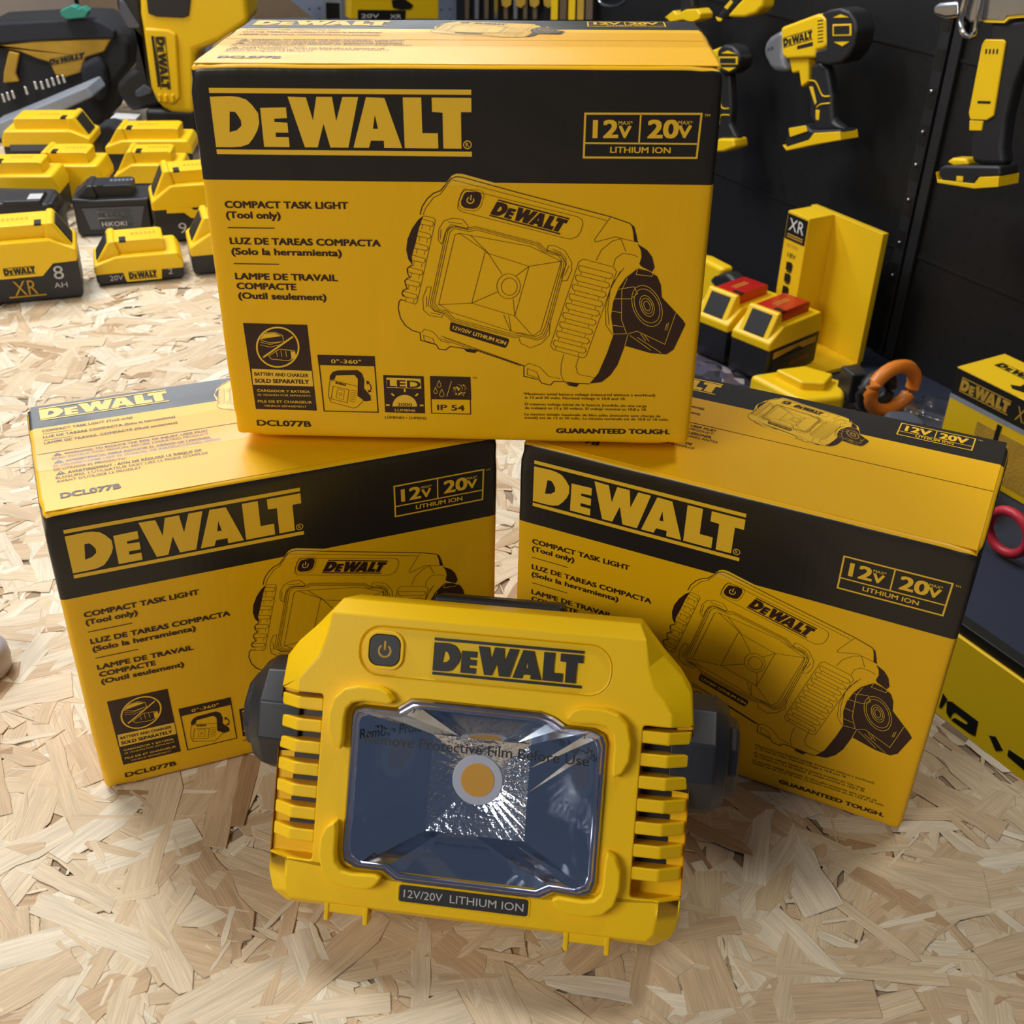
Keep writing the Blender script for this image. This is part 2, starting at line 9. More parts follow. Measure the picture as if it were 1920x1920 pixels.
DRAWING={"fills":[["Y",1,[[[142.26,167.21],[143.49,167.83],[144.84,169.05],[147.97,173.0],[150.52,174.23],[154.04,174.17],[176.65,168.24],[176.65,167.64]]]],["K",1,[[[130.99,149.71],[127.29,146.77],[123.48,141.51],[120.62,135.17],[119.61,128.8],[120.6,122.93],[123.05,119.2],[122.76,124.57],[125.75,134.18],[127.6,141.56],[129.9,147.84]]]],["K",3,[[[253.62,145.76],[255.22,144.73],[257.06,139.0],[258.0,135.0],[255.67,136.03],[254.89,141.07]]]],["K",3,[[[257.83,134.26],[263.74,130.62],[267.11,126.39],[269.06,119.97],[267.65,117.24],[261.18,120.41],[259.84,122.01],[260.86,126.31],[260.1,130.57]]]],["K",3,[[[259.15,119.3],[265.52,117.76],[270.96,114.57],[273.62,109.14],[274.74,101.43],[288.72,87.05],[290.54,84.24],[284.71,67.52],[280.58,64.21],[270.76,64.78],[254.22,69.45],[250.46,56.55],[246.39,49.39],[241.09,44.55],[233.41,43.25],[238.66,50.48],[243.57,64.66],[246.85,76.84],[244.73,88.75],[245.41,97.73],[248.2,106.62],[252.11,113.24]]]],["K",1,[[[153.37,65.83],[155.5,63.76],[160.38,63.01],[162.04,65.01]]]],["K",1,[[[218.83,44.26],[220.76,41.89],[225.2,41.23],[226.79,43.41]]]],["K",3,[[[156.84,163.83],[162.59,163.9],[164.68,163.2],[165.38,160.92],[164.04,156.59],[162.45,154.54],[160.14,153.95],[155.1,154.45],[153.39,155.9],[153.07,158.02],[154.61,161.7],[155.55,163.27]]]],["K",3,[[[145.99,83.19],[181.39,72.9],[181.93,71.41],[180.3,67.34],[179.22,66.63],[145.2,77.25],[144.8,78.39],[145.34,82.73]]]]],"lines":[["K",2,0.55,0,[[126.08,75.86],[121.28,77.18],[117.12,80.32],[114.13,85.39],[113.04,91.57],[113.79,96.05],[115.23,97.4],[117.32,96.65]]],["K",2,0.55,0,[[117.45,99.43],[115.72,101.07],[116.57,103.29],[119.26,104.43],[118.3,106.62],[117.9,109.35],[119.55,111.01],[121.16,111.58],[119.7,114.28],[119.61,116.99],[121.46,118.64],[123.05,119.2]]],["K",2,0.55,0,[[128.65,150.1],[130.17,155.06],[133.4,159.7],[137.06,162.79],[141.17,164.36],[144.82,168.45],[147.42,171.29],[150.48,172.53],[154.5,172.18],[187.79,163.43],[241.1,150.27],[252.56,146.47],[254.73,144.21],[257.77,135.32]]],["K",2,0.28,0,[[148.41,170.5],[151.43,170.04],[239.14,147.96]]],["K",2,0.28,0,[[241.12,149.75],[239.17,147.13],[232.36,136.58],[232.93,135.0],[244.7,138.32],[258.31,135.01]]],["K",2,0.28,0,[[130.5,150.12],[132.18,154.06],[136.98,160.25],[141.1,162.34],[147.92,171.0]]],["Y",4,0.3,1,[[268.14,95.78],[268.31,94.98],[268.35,94.23],[268.25,93.58],[268.01,93.07],[267.65,92.75],[267.2,92.64],[266.68,92.73],[266.14,93.03],[265.6,93.52],[265.11,94.15],[264.7,94.9],[264.39,95.7],[264.21,96.51],[264.17,97.26],[264.27,97.91],[264.51,98.42],[264.86,98.74],[265.31,98.87],[265.82,98.78],[266.36,98.49],[266.89,98.02],[267.39,97.39],[267.8,96.65]]],["Y",4,0.3,1,[[269.39,95.8],[269.66,94.53],[269.7,93.35],[269.51,92.33],[269.1,91.54],[268.49,91.03],[267.73,90.85],[266.88,91.0],[265.98,91.47],[265.1,92.23],[264.3,93.23],[263.63,94.4],[263.15,95.67],[262.87,96.93],[262.83,98.12],[263.01,99.14],[263.42,99.93],[264.01,100.44],[264.76,100.64],[265.61,100.51],[266.5,100.05],[267.38,99.31],[268.18,98.33],[268.86,97.17]]],["Y",4,0.3,1,[[270.43,95.81],[270.81,94.09],[270.87,92.47],[270.63,91.07],[270.09,89.99],[269.28,89.3],[268.27,89.05],[267.13,89.26],[265.92,89.9],[264.74,90.95],[263.67,92.31],[262.77,93.91],[262.11,95.63],[261.73,97.36],[261.66,98.97],[261.9,100.36],[262.43,101.44],[263.22,102.14],[264.22,102.41],[265.35,102.22],[266.54,101.61],[267.72,100.59],[268.8,99.25],[269.71,97.68]]],["Y",4,0.3,1,[[273.77,95.86],[274.36,93.03],[274.41,90.39],[273.91,88.1],[272.88,86.32],[271.39,85.19],[269.56,84.77],[267.5,85.1],[265.36,86.16],[263.28,87.87],[261.42,90.11],[259.88,92.73],[258.79,95.54],[258.2,98.36],[258.16,100.99],[258.66,103.26],[259.67,105.02],[261.13,106.15],[262.92,106.58],[264.94,106.29],[267.06,105.29],[269.12,103.65],[270.99,101.47],[272.55,98.89]]],["Y",4,0.3,1,[[275.12,95.87],[275.85,92.47],[275.93,89.28],[275.35,86.52],[274.15,84.38],[272.41,83.01],[270.24,82.51],[267.8,82.91],[265.26,84.19],[262.8,86.26],[260.58,88.96],[258.75,92.11],[257.44,95.5],[256.73,98.89],[256.66,102.05],[257.25,104.78],[258.43,106.89],[260.14,108.25],[262.25,108.77],[264.64,108.42],[267.13,107.22],[269.57,105.24],[271.8,102.62],[273.66,99.53]]],["Y",4,0.3,0,[[253.16,113.25],[250.36,105.54],[251.25,86.58],[254.91,77.52],[246.84,77.07]]],["Y",4,0.3,0,[[248.22,106.07],[257.65,107.84],[259.99,103.46],[255.92,100.08],[245.84,99.96]]],["Y",4,0.3,0,[[245.12,92.13],[251.04,91.08]]],["Y",4,0.3,0,[[244.97,83.09],[252.53,82.05]]],["Y",4,0.3,0,[[259.15,119.3],[258.3,115.49],[267.81,114.53],[269.19,117.8]]],["Y",4,0.3,0,[[255.98,77.53],[261.28,79.31],[279.06,70.92],[284.13,91.51]]],["Y",4,0.3,0,[[261.49,75.31],[277.26,65.1]]],["Y",4,0.3,0,[[257.12,76.4],[270.64,66.76]]],["Y",4,0.3,0,[[279.24,84.67],[278.46,80.1]]],["Y",4,0.3,0,[[280.27,85.25],[279.54,80.12]]],["Y",4,0.3,0,[[263.53,77.63],[267.02,73.08]]],["Y",4,0.3,0,[[265.71,77.08],[269.22,72.53]]],["Y",4,0.3,0,[[255.98,77.53],[254.22,69.45]]],["K",2,0.55,0,[[126.08,75.86],[126.42,70.69],[136.07,67.93],[137.61,65.05],[141.94,64.52],[144.71,66.88],[153.37,65.83],[155.5,63.76],[160.38,63.01],[162.04,64.78],[191.44,54.61],[191.48,47.49],[201.4,45.23],[203.09,42.86],[208.62,41.73],[210.78,44.4],[217.95,44.25],[220.21,41.88],[225.2,40.99],[226.8,43.17],[233.42,43.01]]],["K",2,0.28,0,[[127.16,75.88],[128.86,78.19],[134.19,76.54],[139.39,70.28],[144.77,69.2]]],["K",2,0.28,0,[[128.17,74.17],[128.58,70.72],[135.0,68.49],[134.03,71.94],[128.17,74.17]]],["K",2,0.28,0,[[191.99,54.62],[194.71,56.42],[201.29,54.14],[207.42,47.7],[214.6,46.36]]],["K",2,0.28,0,[[193.64,52.86],[193.67,48.71],[201.39,46.19],[199.69,50.57],[193.64,52.86]]],["K",2,0.28,0,[[138.96,73.96],[191.44,54.84]]],["K",2,0.28,0,[[138.9,72.01],[189.8,54.59]]],["K",2,0.28,0,[[216.42,63.15],[214.94,56.09],[215.09,48.99],[216.83,44.84]]],["K",2,0.28,0,[[226.25,62.1],[224.26,55.03],[225.49,50.31],[227.72,49.15],[236.02,47.47]]],["K",2,0.28,0,[[233.85,123.83],[236.73,130.28],[242.74,135.66],[247.84,137.3],[251.33,129.4]]],["K",2,0.28,0,[[244.42,120.73],[245.28,125.05],[249.3,128.31],[254.53,127.84],[258.77,126.29]]],["K",2,0.28,0,[[250.76,119.52],[243.88,108.76],[240.97,94.32],[241.75,83.05],[246.32,76.49]]],["K",2,0.28,0,[[248.75,117.54],[243.17,105.45],[242.4,93.22],[243.68,83.08]]],["K",2,0.2,0,[[140.57,73.53],[142.89,71.71]]],["K",2,0.2,0,[[142.7,72.71],[145.03,70.9]]],["K",2,0.2,0,[[144.84,71.9],[147.18,70.08]]],["K",2,0.2,0,[[146.99,71.09],[149.32,69.27]]],["K",2,0.2,0,[[149.13,70.27],[151.47,68.45]]],["K",2,0.2,0,[[151.28,69.45],[153.62,67.63]]],["K",2,0.2,0,[[153.43,68.64],[155.78,66.81]]],["K",2,0.2,0,[[155.58,67.82],[157.93,65.99]]],["K",2,0.2,0,[[157.73,67.0],[160.09,65.17]]],["K",2,0.2,0,[[159.89,66.18],[162.25,64.35]]],["K",2,0.2,0,[[162.05,65.36],[164.42,63.53]]],["K",2,0.2,0,[[164.21,64.54],[166.58,62.7]]],["K",2,0.2,0,[[166.38,63.72],[168.75,61.88]]],["K",2,0.2,0,[[168.54,62.89],[170.92,61.05]]],["K",2,0.2,0,[[170.71,62.07],[173.09,60.23]]],["K",2,0.2,0,[[172.88,61.24],[175.27,59.4]]],["K",2,0.2,0,[[175.06,60.42],[177.45,58.57]]],["K",2,0.2,0,[[177.23,59.59],[179.63,57.74]]],["K",2,0.2,0,[[179.41,58.76],[181.81,56.91]]],["K",2,0.2,0,[[181.59,57.93],[184.0,56.08]]],["K",2,0.2,0,[[183.78,57.1],[186.19,55.25]]],["K",2,0.2,0,[[185.96,56.27],[188.38,54.42]]],["K",2,0.28,1,[[155.37,165.55],[221.64,150.02],[224.24,148.5],[225.14,145.92],[223.94,141.2],[221.97,138.03],[217.87,136.61],[213.72,137.4],[153.06,152.26],[151.07,154.29],[151.67,158.4],[153.29,163.0]]],["K",2,0.2,1,[[156.3,164.98],[163.32,165.07],[165.87,164.2],[166.73,161.37],[165.09,155.97],[163.15,153.42],[160.33,152.69],[154.16,153.3],[152.06,155.12],[151.67,157.75],[153.56,162.34],[154.72,164.28]]],["Y",4,0.6,0,[[157.82,160.72],[156.78,159.48],[156.95,157.95],[158.26,157.15],[159.8,157.48],[160.83,158.72],[160.55,160.14]]],["Y",4,0.6,0,[[159.36,162.06],[158.8,159.0]]],["K",2,0.28,1,[[133.05,94.78],[144.21,141.67],[146.94,144.39],[156.43,142.36],[161.22,143.49],[199.48,133.91],[203.81,129.92],[213.49,127.52],[215.92,124.57],[215.31,118.46],[206.75,80.61],[204.07,74.09],[199.64,72.02],[190.72,74.51],[185.16,73.49],[145.93,83.93],[141.11,89.11],[135.65,90.43]]],["K",2,0.28,1,[[134.28,95.19],[145.09,140.74],[147.73,143.38],[156.95,141.41],[161.6,142.51],[198.77,133.2],[202.98,129.32],[212.38,126.98],[214.74,124.12],[214.13,118.19],[205.8,81.45],[203.2,75.13],[198.9,73.12],[190.24,75.54],[184.85,74.55],[146.78,84.67],[142.1,89.69],[136.8,90.97]]],["K",2,0.28,1,[[135.71,95.68],[146.1,139.65],[148.65,142.21],[157.56,140.3],[162.05,141.36],[197.95,132.36],[202.0,128.62],[211.08,126.36],[213.35,123.6],[212.77,117.87],[204.69,82.44],[202.18,76.34],[198.04,74.41],[189.69,76.74],[184.49,75.79],[147.78,85.54],[143.26,90.38],[138.15,91.61]]],["K",2,0.28,1,[[138.3,94.69],[149.15,138.16],[151.75,139.25],[158.44,138.07],[194.12,131.87],[212.98,123.03],[201.54,78.55],[196.72,74.82],[183.23,77.74],[145.31,89.73],[141.12,92.82]]],["K",2,0.28,1,[[167.1,127.8],[193.69,119.55],[185.37,87.77],[158.76,95.73]]],["K",2,0.28,0,[[151.75,139.25],[168.66,127.82]]],["K",2,0.28,0,[[158.44,138.07],[168.66,127.82]]],["K",2,0.28,0,[[168.66,127.82],[177.45,114.25]]],["K",2,0.28,0,[[193.69,119.55],[185.85,113.49]]],["K",2,0.28,0,[[212.98,123.03],[193.69,119.55]]],["K",2,0.28,0,[[158.76,95.73],[138.29,94.35]]],["K",2,0.28,0,[[158.76,95.73],[174.76,103.26]]],["K",2,0.28,0,[[185.37,87.77],[184.29,98.84]]],["K",2,0.28,0,[[185.37,87.77],[196.72,74.82]]],["K",2,0.28,0,[[181.62,87.72],[183.23,77.74]]],["K",2,0.28,0,[[178.42,88.69],[182.69,78.31]]],["K",2,0.28,1,[[188.61,106.96],[188.44,105.19],[187.91,103.51],[187.06,101.99],[185.92,100.71],[184.56,99.74],[183.03,99.13],[181.42,98.91],[179.82,99.09],[178.29,99.66],[176.93,100.6],[175.79,101.85],[174.94,103.34],[174.42,105.02],[174.25,106.78],[174.44,108.54],[174.98,110.21],[175.84,111.71],[176.98,112.97],[178.34,113.92],[179.85,114.52],[181.44,114.74],[183.03,114.56],[184.54,114.0],[185.9,113.08],[187.03,111.86],[187.89,110.38],[188.43,108.72]]],["K",2,0.28,1,[[186.71,106.72],[186.59,105.49],[186.24,104.32],[185.66,103.27],[184.89,102.38],[183.97,101.71],[182.94,101.29],[181.85,101.14],[180.77,101.26],[179.74,101.66],[178.81,102.31],[178.04,103.17],[177.47,104.21],[177.11,105.37],[177.0,106.59],[177.12,107.82],[177.49,108.98],[178.07,110.02],[178.84,110.9],[179.76,111.56],[180.78,111.98],[181.86,112.13],[182.94,112.01],[183.96,111.62],[184.88,110.98],[185.65,110.12],[186.23,109.09],[186.59,107.94]]],["K",2,0.28,0,[[141.23,132.26],[139.03,134.88],[139.65,141.71],[142.67,146.44],[147.85,148.27],[153.99,147.62],[157.3,143.5],[156.44,141.92],[149.79,143.41],[145.64,142.31],[143.29,139.14],[141.23,132.26]]],["K",2,0.28,0,[[204.02,129.33],[205.01,132.53],[208.63,132.58],[214.93,129.47],[219.26,122.57],[219.4,117.17],[216.92,111.15],[213.77,110.57],[213.69,114.39],[216.15,121.45],[212.92,126.24],[204.02,129.33]]],["K",2,0.28,0,[[134.1,105.72],[131.46,105.68],[128.55,98.46],[128.79,90.65],[132.41,87.32],[139.86,86.06],[141.21,88.56],[135.71,90.17],[131.58,94.04],[134.1,105.72]]],["K",2,0.28,0,[[205.22,84.29],[207.39,82.61],[206.97,75.75],[202.19,69.93],[195.71,66.95],[189.19,69.77],[188.09,73.21]]],["K",2,0.28,0,[[145.23,145.95],[153.93,144.81]]],["K",2,0.28,0,[[140.99,141.73],[140.29,135.42]]],["K",2,0.28,0,[[207.12,130.44],[212.87,128.38]]],["K",2,0.28,0,[[217.75,120.4],[215.28,113.86]]],["K",2,0.28,0,[[130.93,99.6],[130.68,92.91]]],["K",2,0.28,0,[[133.0,89.01],[139.38,87.97]]],["K",2,0.28,1,[[225.99,124.59],[244.46,119.87],[246.47,116.97],[230.6,62.16],[228.47,60.73],[209.84,65.97],[207.84,68.85],[223.44,122.62]]],["K",2,0.28,1,[[224.15,120.54],[243.74,115.77],[244.53,113.81],[242.77,112.46],[224.22,116.99],[223.43,118.95]]],["K",2,0.2,0,[[225.48,116.68],[224.88,114.55]]],["K",2,0.2,0,[[240.22,113.08],[239.64,110.94]]],["K",2,0.28,1,[[222.47,114.68],[242.03,109.9],[242.81,107.92],[241.05,106.56],[222.53,111.11],[221.74,113.08]]],["K",2,0.2,0,[[223.79,110.8],[223.18,108.65]]],["K",2,0.2,0,[[238.51,107.19],[237.91,105.02]]],["K",2,0.28,1,[[220.78,108.78],[240.3,103.98],[241.07,101.99],[239.31,100.62],[220.83,105.18],[220.05,107.17]]],["K",2,0.2,0,[[222.09,104.87],[221.47,102.7]]],["K",2,0.2,0,[[236.78,101.24],[236.18,99.06]]],["K",2,0.28,1,[[219.07,102.83],[238.56,98.01],[239.33,96.0],[237.56,94.62],[219.11,99.2],[218.34,101.21]]],["K",2,0.2,0,[[220.37,98.89],[219.74,96.7]]],["K",2,0.2,0,[[235.03,95.25],[234.43,93.04]]],["K",2,0.28,1,[[217.35,96.83],[236.8,91.99],[237.56,89.97],[235.8,88.57],[217.38,93.17],[216.61,95.19]]],["K",2,0.2,0,[[218.63,92.86],[218.0,90.65]]],["K",2,0.2,0,[[233.27,89.2],[232.66,86.98]]],["K",2,0.28,1,[[215.61,90.78],[235.03,85.92],[235.79,83.88],[234.02,82.47],[215.63,87.09],[214.87,89.13]]],["K",2,0.2,0,[[216.89,86.78],[216.25,84.55]]],["K",2,0.2,0,[[231.5,83.11],[230.88,80.87]]],["K",2,0.28,1,[[213.86,84.68],[233.24,79.8],[233.99,77.75],[232.23,76.32],[213.87,80.96],[213.12,83.01]]],["K",2,0.2,0,[[215.12,80.65],[214.48,78.4]]],["K",2,0.2,0,[[229.71,76.96],[229.09,74.7]]],["K",2,0.28,1,[[212.1,78.53],[231.44,73.63],[232.19,71.56],[230.42,70.12],[212.1,74.78],[211.35,76.85]]],["K",2,0.2,0,[[213.35,74.46],[212.7,72.2]]],["K",2,0.2,0,[[227.9,70.76],[227.28,68.49]]],["K",2,0.28,1,[[210.32,72.33],[229.63,67.4],[230.36,65.32],[228.59,63.87],[210.3,68.55],[209.56,70.63]]],["K",2,0.2,0,[[211.55,68.23],[210.9,65.94]]],["K",2,0.2,0,[[226.08,64.51],[225.45,62.22]]],["K",2,0.28,0,[[130.98,149.4],[136.58,148.44],[137.76,146.69],[125.05,95.97],[123.61,94.5],[117.31,96.32]]],["K",2,0.28,1,[[127.49,146.56],[128.56,147.82],[136.19,145.84],[136.65,144.39],[135.58,143.12],[127.93,144.7]]],["K",2,0.2,0,[[129.96,144.1],[129.34,141.37]]],["K",2,0.2,0,[[134.55,142.9],[134.05,140.6]]],["K",2,0.28,1,[[125.6,139.23],[126.68,140.5],[134.34,138.5],[134.81,137.04],[133.73,135.76],[126.04,137.35]]],["K",2,0.2,0,[[128.08,136.74],[127.46,133.99]]],["K",2,0.2,0,[[132.69,135.53],[132.19,133.2]]],["K",2,0.28,1,[[123.69,131.83],[124.78,133.11],[132.48,131.09],[132.94,129.61],[131.86,128.31],[124.13,129.92]]],["K",2,0.2,0,[[126.18,129.31],[125.55,126.53]]],["K",2,0.2,0,[[130.81,128.09],[130.31,125.73]]],["K",2,0.28,1,[[121.76,124.34],[122.86,125.64],[130.59,123.59],[131.06,122.1],[129.97,120.79],[122.2,122.42]]],["K",2,0.2,0,[[124.26,121.8],[123.62,118.99]]],["K",2,0.2,0,[[128.91,120.56],[128.4,118.18]]],["K",2,0.28,1,[[119.81,116.78],[120.91,118.09],[128.69,116.02],[129.15,114.51],[128.05,113.19],[120.25,114.83]]],["K",2,0.2,0,[[122.32,114.2],[121.67,111.37]]],["K",2,0.2,0,[[126.99,112.96],[126.48,110.55]]],["K",2,0.28,1,[[117.84,109.13],[118.95,110.46],[126.76,108.37],[127.23,106.84],[126.12,105.51],[118.27,107.16]]],["K",2,0.2,0,[[120.36,106.53],[119.7,103.66]]],["K",2,0.2,0,[[125.06,105.27],[124.53,102.84]]],["K",2,0.28,1,[[115.84,101.4],[116.96,102.74],[124.82,100.63],[125.28,99.09],[124.17,97.74],[116.28,99.42]]],["K",2,0.2,0,[[118.37,98.78],[117.71,95.88]]],["K",2,0.2,0,[[123.1,97.5],[122.57,95.04]]]],"texts":[["Y",4,"12V/20V",[146.63,78.64],[157.88,75.35],2.3,2],["Y",4,"LITHIUM ION",[159.27,74.91],[179.65,68.72],2.3,3]],"logos":[["K",3,[169.6,149.89],[42.01,-10.62],[5.48,9.82]]]}
TOP_ART={"fills":[["K",1,[[[13.0,73.0],[19.5,73.0],[16.2,77.6]]]],["K",1,[[[13.0,62.6],[19.5,62.6],[16.2,67.2]]]],["K",1,[[[13.0,47.0],[19.5,47.0],[16.2,51.6]]]],["Y",0,[[[134.25,101.34],[129.32,103.44],[126.88,108.76],[128.93,117.0],[128.4,126.87],[132.23,137.15],[136.38,142.52],[142.15,147.44],[186.14,138.86],[192.23,137.05],[195.92,131.47],[200.88,127.83],[204.42,117.03],[212.75,108.99],[209.96,100.12],[203.37,98.97],[195.4,100.41],[192.84,91.63],[186.39,88.26],[180.17,87.37],[165.78,89.62],[142.44,96.21]]]]],"lines":[["K",2,0.5,0,[[9.0,107.5],[28.0,107.5]]],["K",2,0.5,0,[[9.0,98.0],[28.0,98.0]]],["Y",2,0.45,0,[[16.2,76.0],[16.2,74.5]]],["Y",2,0.45,0,[[16.2,65.6],[16.2,64.1]]],["Y",2,0.45,0,[[16.2,50.0],[16.2,48.5]]],["Y",2,0.9,1,[[226.9,147.2],[276.3,147.2],[276.3,128.8],[226.9,128.8]]],["Y",2,0.7,0,[[226.9,134.6],[276.3,134.6]]],["Y",2,0.7,0,[[251.0,147.2],[251.0,134.6]]]],"texts":[["K",3,"COMPACT TASK LIGHT (Tool only)",[9.0,110.5],[69.0,110.5],3,2],["K",3,"LUZ DE TAREAS COMPACTA (Solo la herramienta)",[9.0,101.5],[97.0,101.5],3,2],["K",3,"LAMPE DE TRAVAIL COMPACTE (Outil seulement)",[9.0,92.3],[97.0,92.3],3,2],["K",3,"WARNING: TO REDUCE THE RISK OF INJURY, USER MUST",[20.5,73.0],[115.0,73.0],2.9,2],["K",3,"READ INSTRUCTION MANUAL BEFORE OPERATING PRODUCT.",[12.3,68.2],[115.0,68.2],2.9,1],["K",3,"ADVERTENCIA: PARA REDUCIR EL RIESGO DE LESIONES,",[20.5,62.6],[115.0,62.6],2.9,2],["K",3,"EL USUARIO DEBE LEER EL MANUAL DE INSTRUCCIONES ANTES",[12.5,57.8],[120.6,57.8],2.9,1],["K",3,"DE UTILIZAR EL PRODUCTO.",[12.5,53.0],[58.0,53.0],2.9,1],["K",3,"AVERTISSEMENT : AFIN DE RÉDUIRE LE RISQUE DE",[20.5,47.0],[106.0,47.0],2.9,2],["K",3,"BLESSURES, L'UTILISATEUR DOIT LIRE LE MODE D'EMPLOI",[12.8,42.0],[109.0,42.0],2.9,1],["K",3,"AVANT D'UTILISER LE PRODUIT.",[12.8,37.0],[66.0,37.0],2.9,1],["K",3,"DCL077B",[14.0,16.5],[50.0,16.5],6,3],["Y",3,"12V",[231.0,136.5],[247.5,136.5],8,3],["Y",3,"20V",[254.0,136.5],[272.0,136.5],8,3],["Y",3,"LITHIUM ION",[239.0,130.6],[264.0,130.6],2.8,2],["Y",3,"TM",[278.0,145.6],[281.0,145.6],1.2,1]],"logos":[["Y",2,[9.0,128.3],[88.0,0.0],[0.0,20.0]]]}
LOGO=[[[[0,1],[1,1],[1,0.925],[0,0.925]]],[[[0,0.075],[1,0.075],[1,0],[0,0]]],[[[0.0,0.87],[0.08,0.88],[0.11,0.87],[0.14,0.83],[0.16,0.75],[0.18,0.63],[0.18,0.48],[0.17,0.37],[0.15,0.25],[0.13,0.16],[0.1,0.12],[0.06,0.11],[-0.0,0.11]],[[0.07,0.65],[0.09,0.65],[0.1,0.6],[0.11,0.52],[0.11,0.44],[0.09,0.37],[0.06,0.34]]],[[[0.19,0.71],[0.29,0.72],[0.29,0.56],[0.24,0.55],[0.24,0.5],[0.29,0.49],[0.29,0.34],[0.24,0.34],[0.24,0.27],[0.29,0.27],[0.29,0.12],[0.19,0.12]]],[[[0.3,0.88],[0.37,0.87],[0.39,0.53],[0.41,0.88],[0.47,0.88],[0.48,0.52],[0.51,0.88],[0.57,0.88],[0.52,0.12],[0.45,0.12],[0.43,0.48],[0.4,0.12],[0.35,0.12]]],[[[0.6,0.88],[0.67,0.87],[0.73,0.12],[0.66,0.12],[0.66,0.23],[0.61,0.23],[0.6,0.12],[0.54,0.12]],[[0.63,0.62],[0.64,0.41],[0.62,0.41]]],[[[0.74,0.88],[0.81,0.88],[0.81,0.35],[0.87,0.35],[0.87,0.12],[0.74,0.12]]],[[[0.85,0.88],[1.0,0.88],[1.0,0.67],[0.96,0.67],[0.96,0.12],[0.89,0.12],[0.89,0.66],[0.85,0.67]]]]
TOPM=[[0.4746,0.0197],[-0.0348,0.4572],[77.0334,64.7009]]
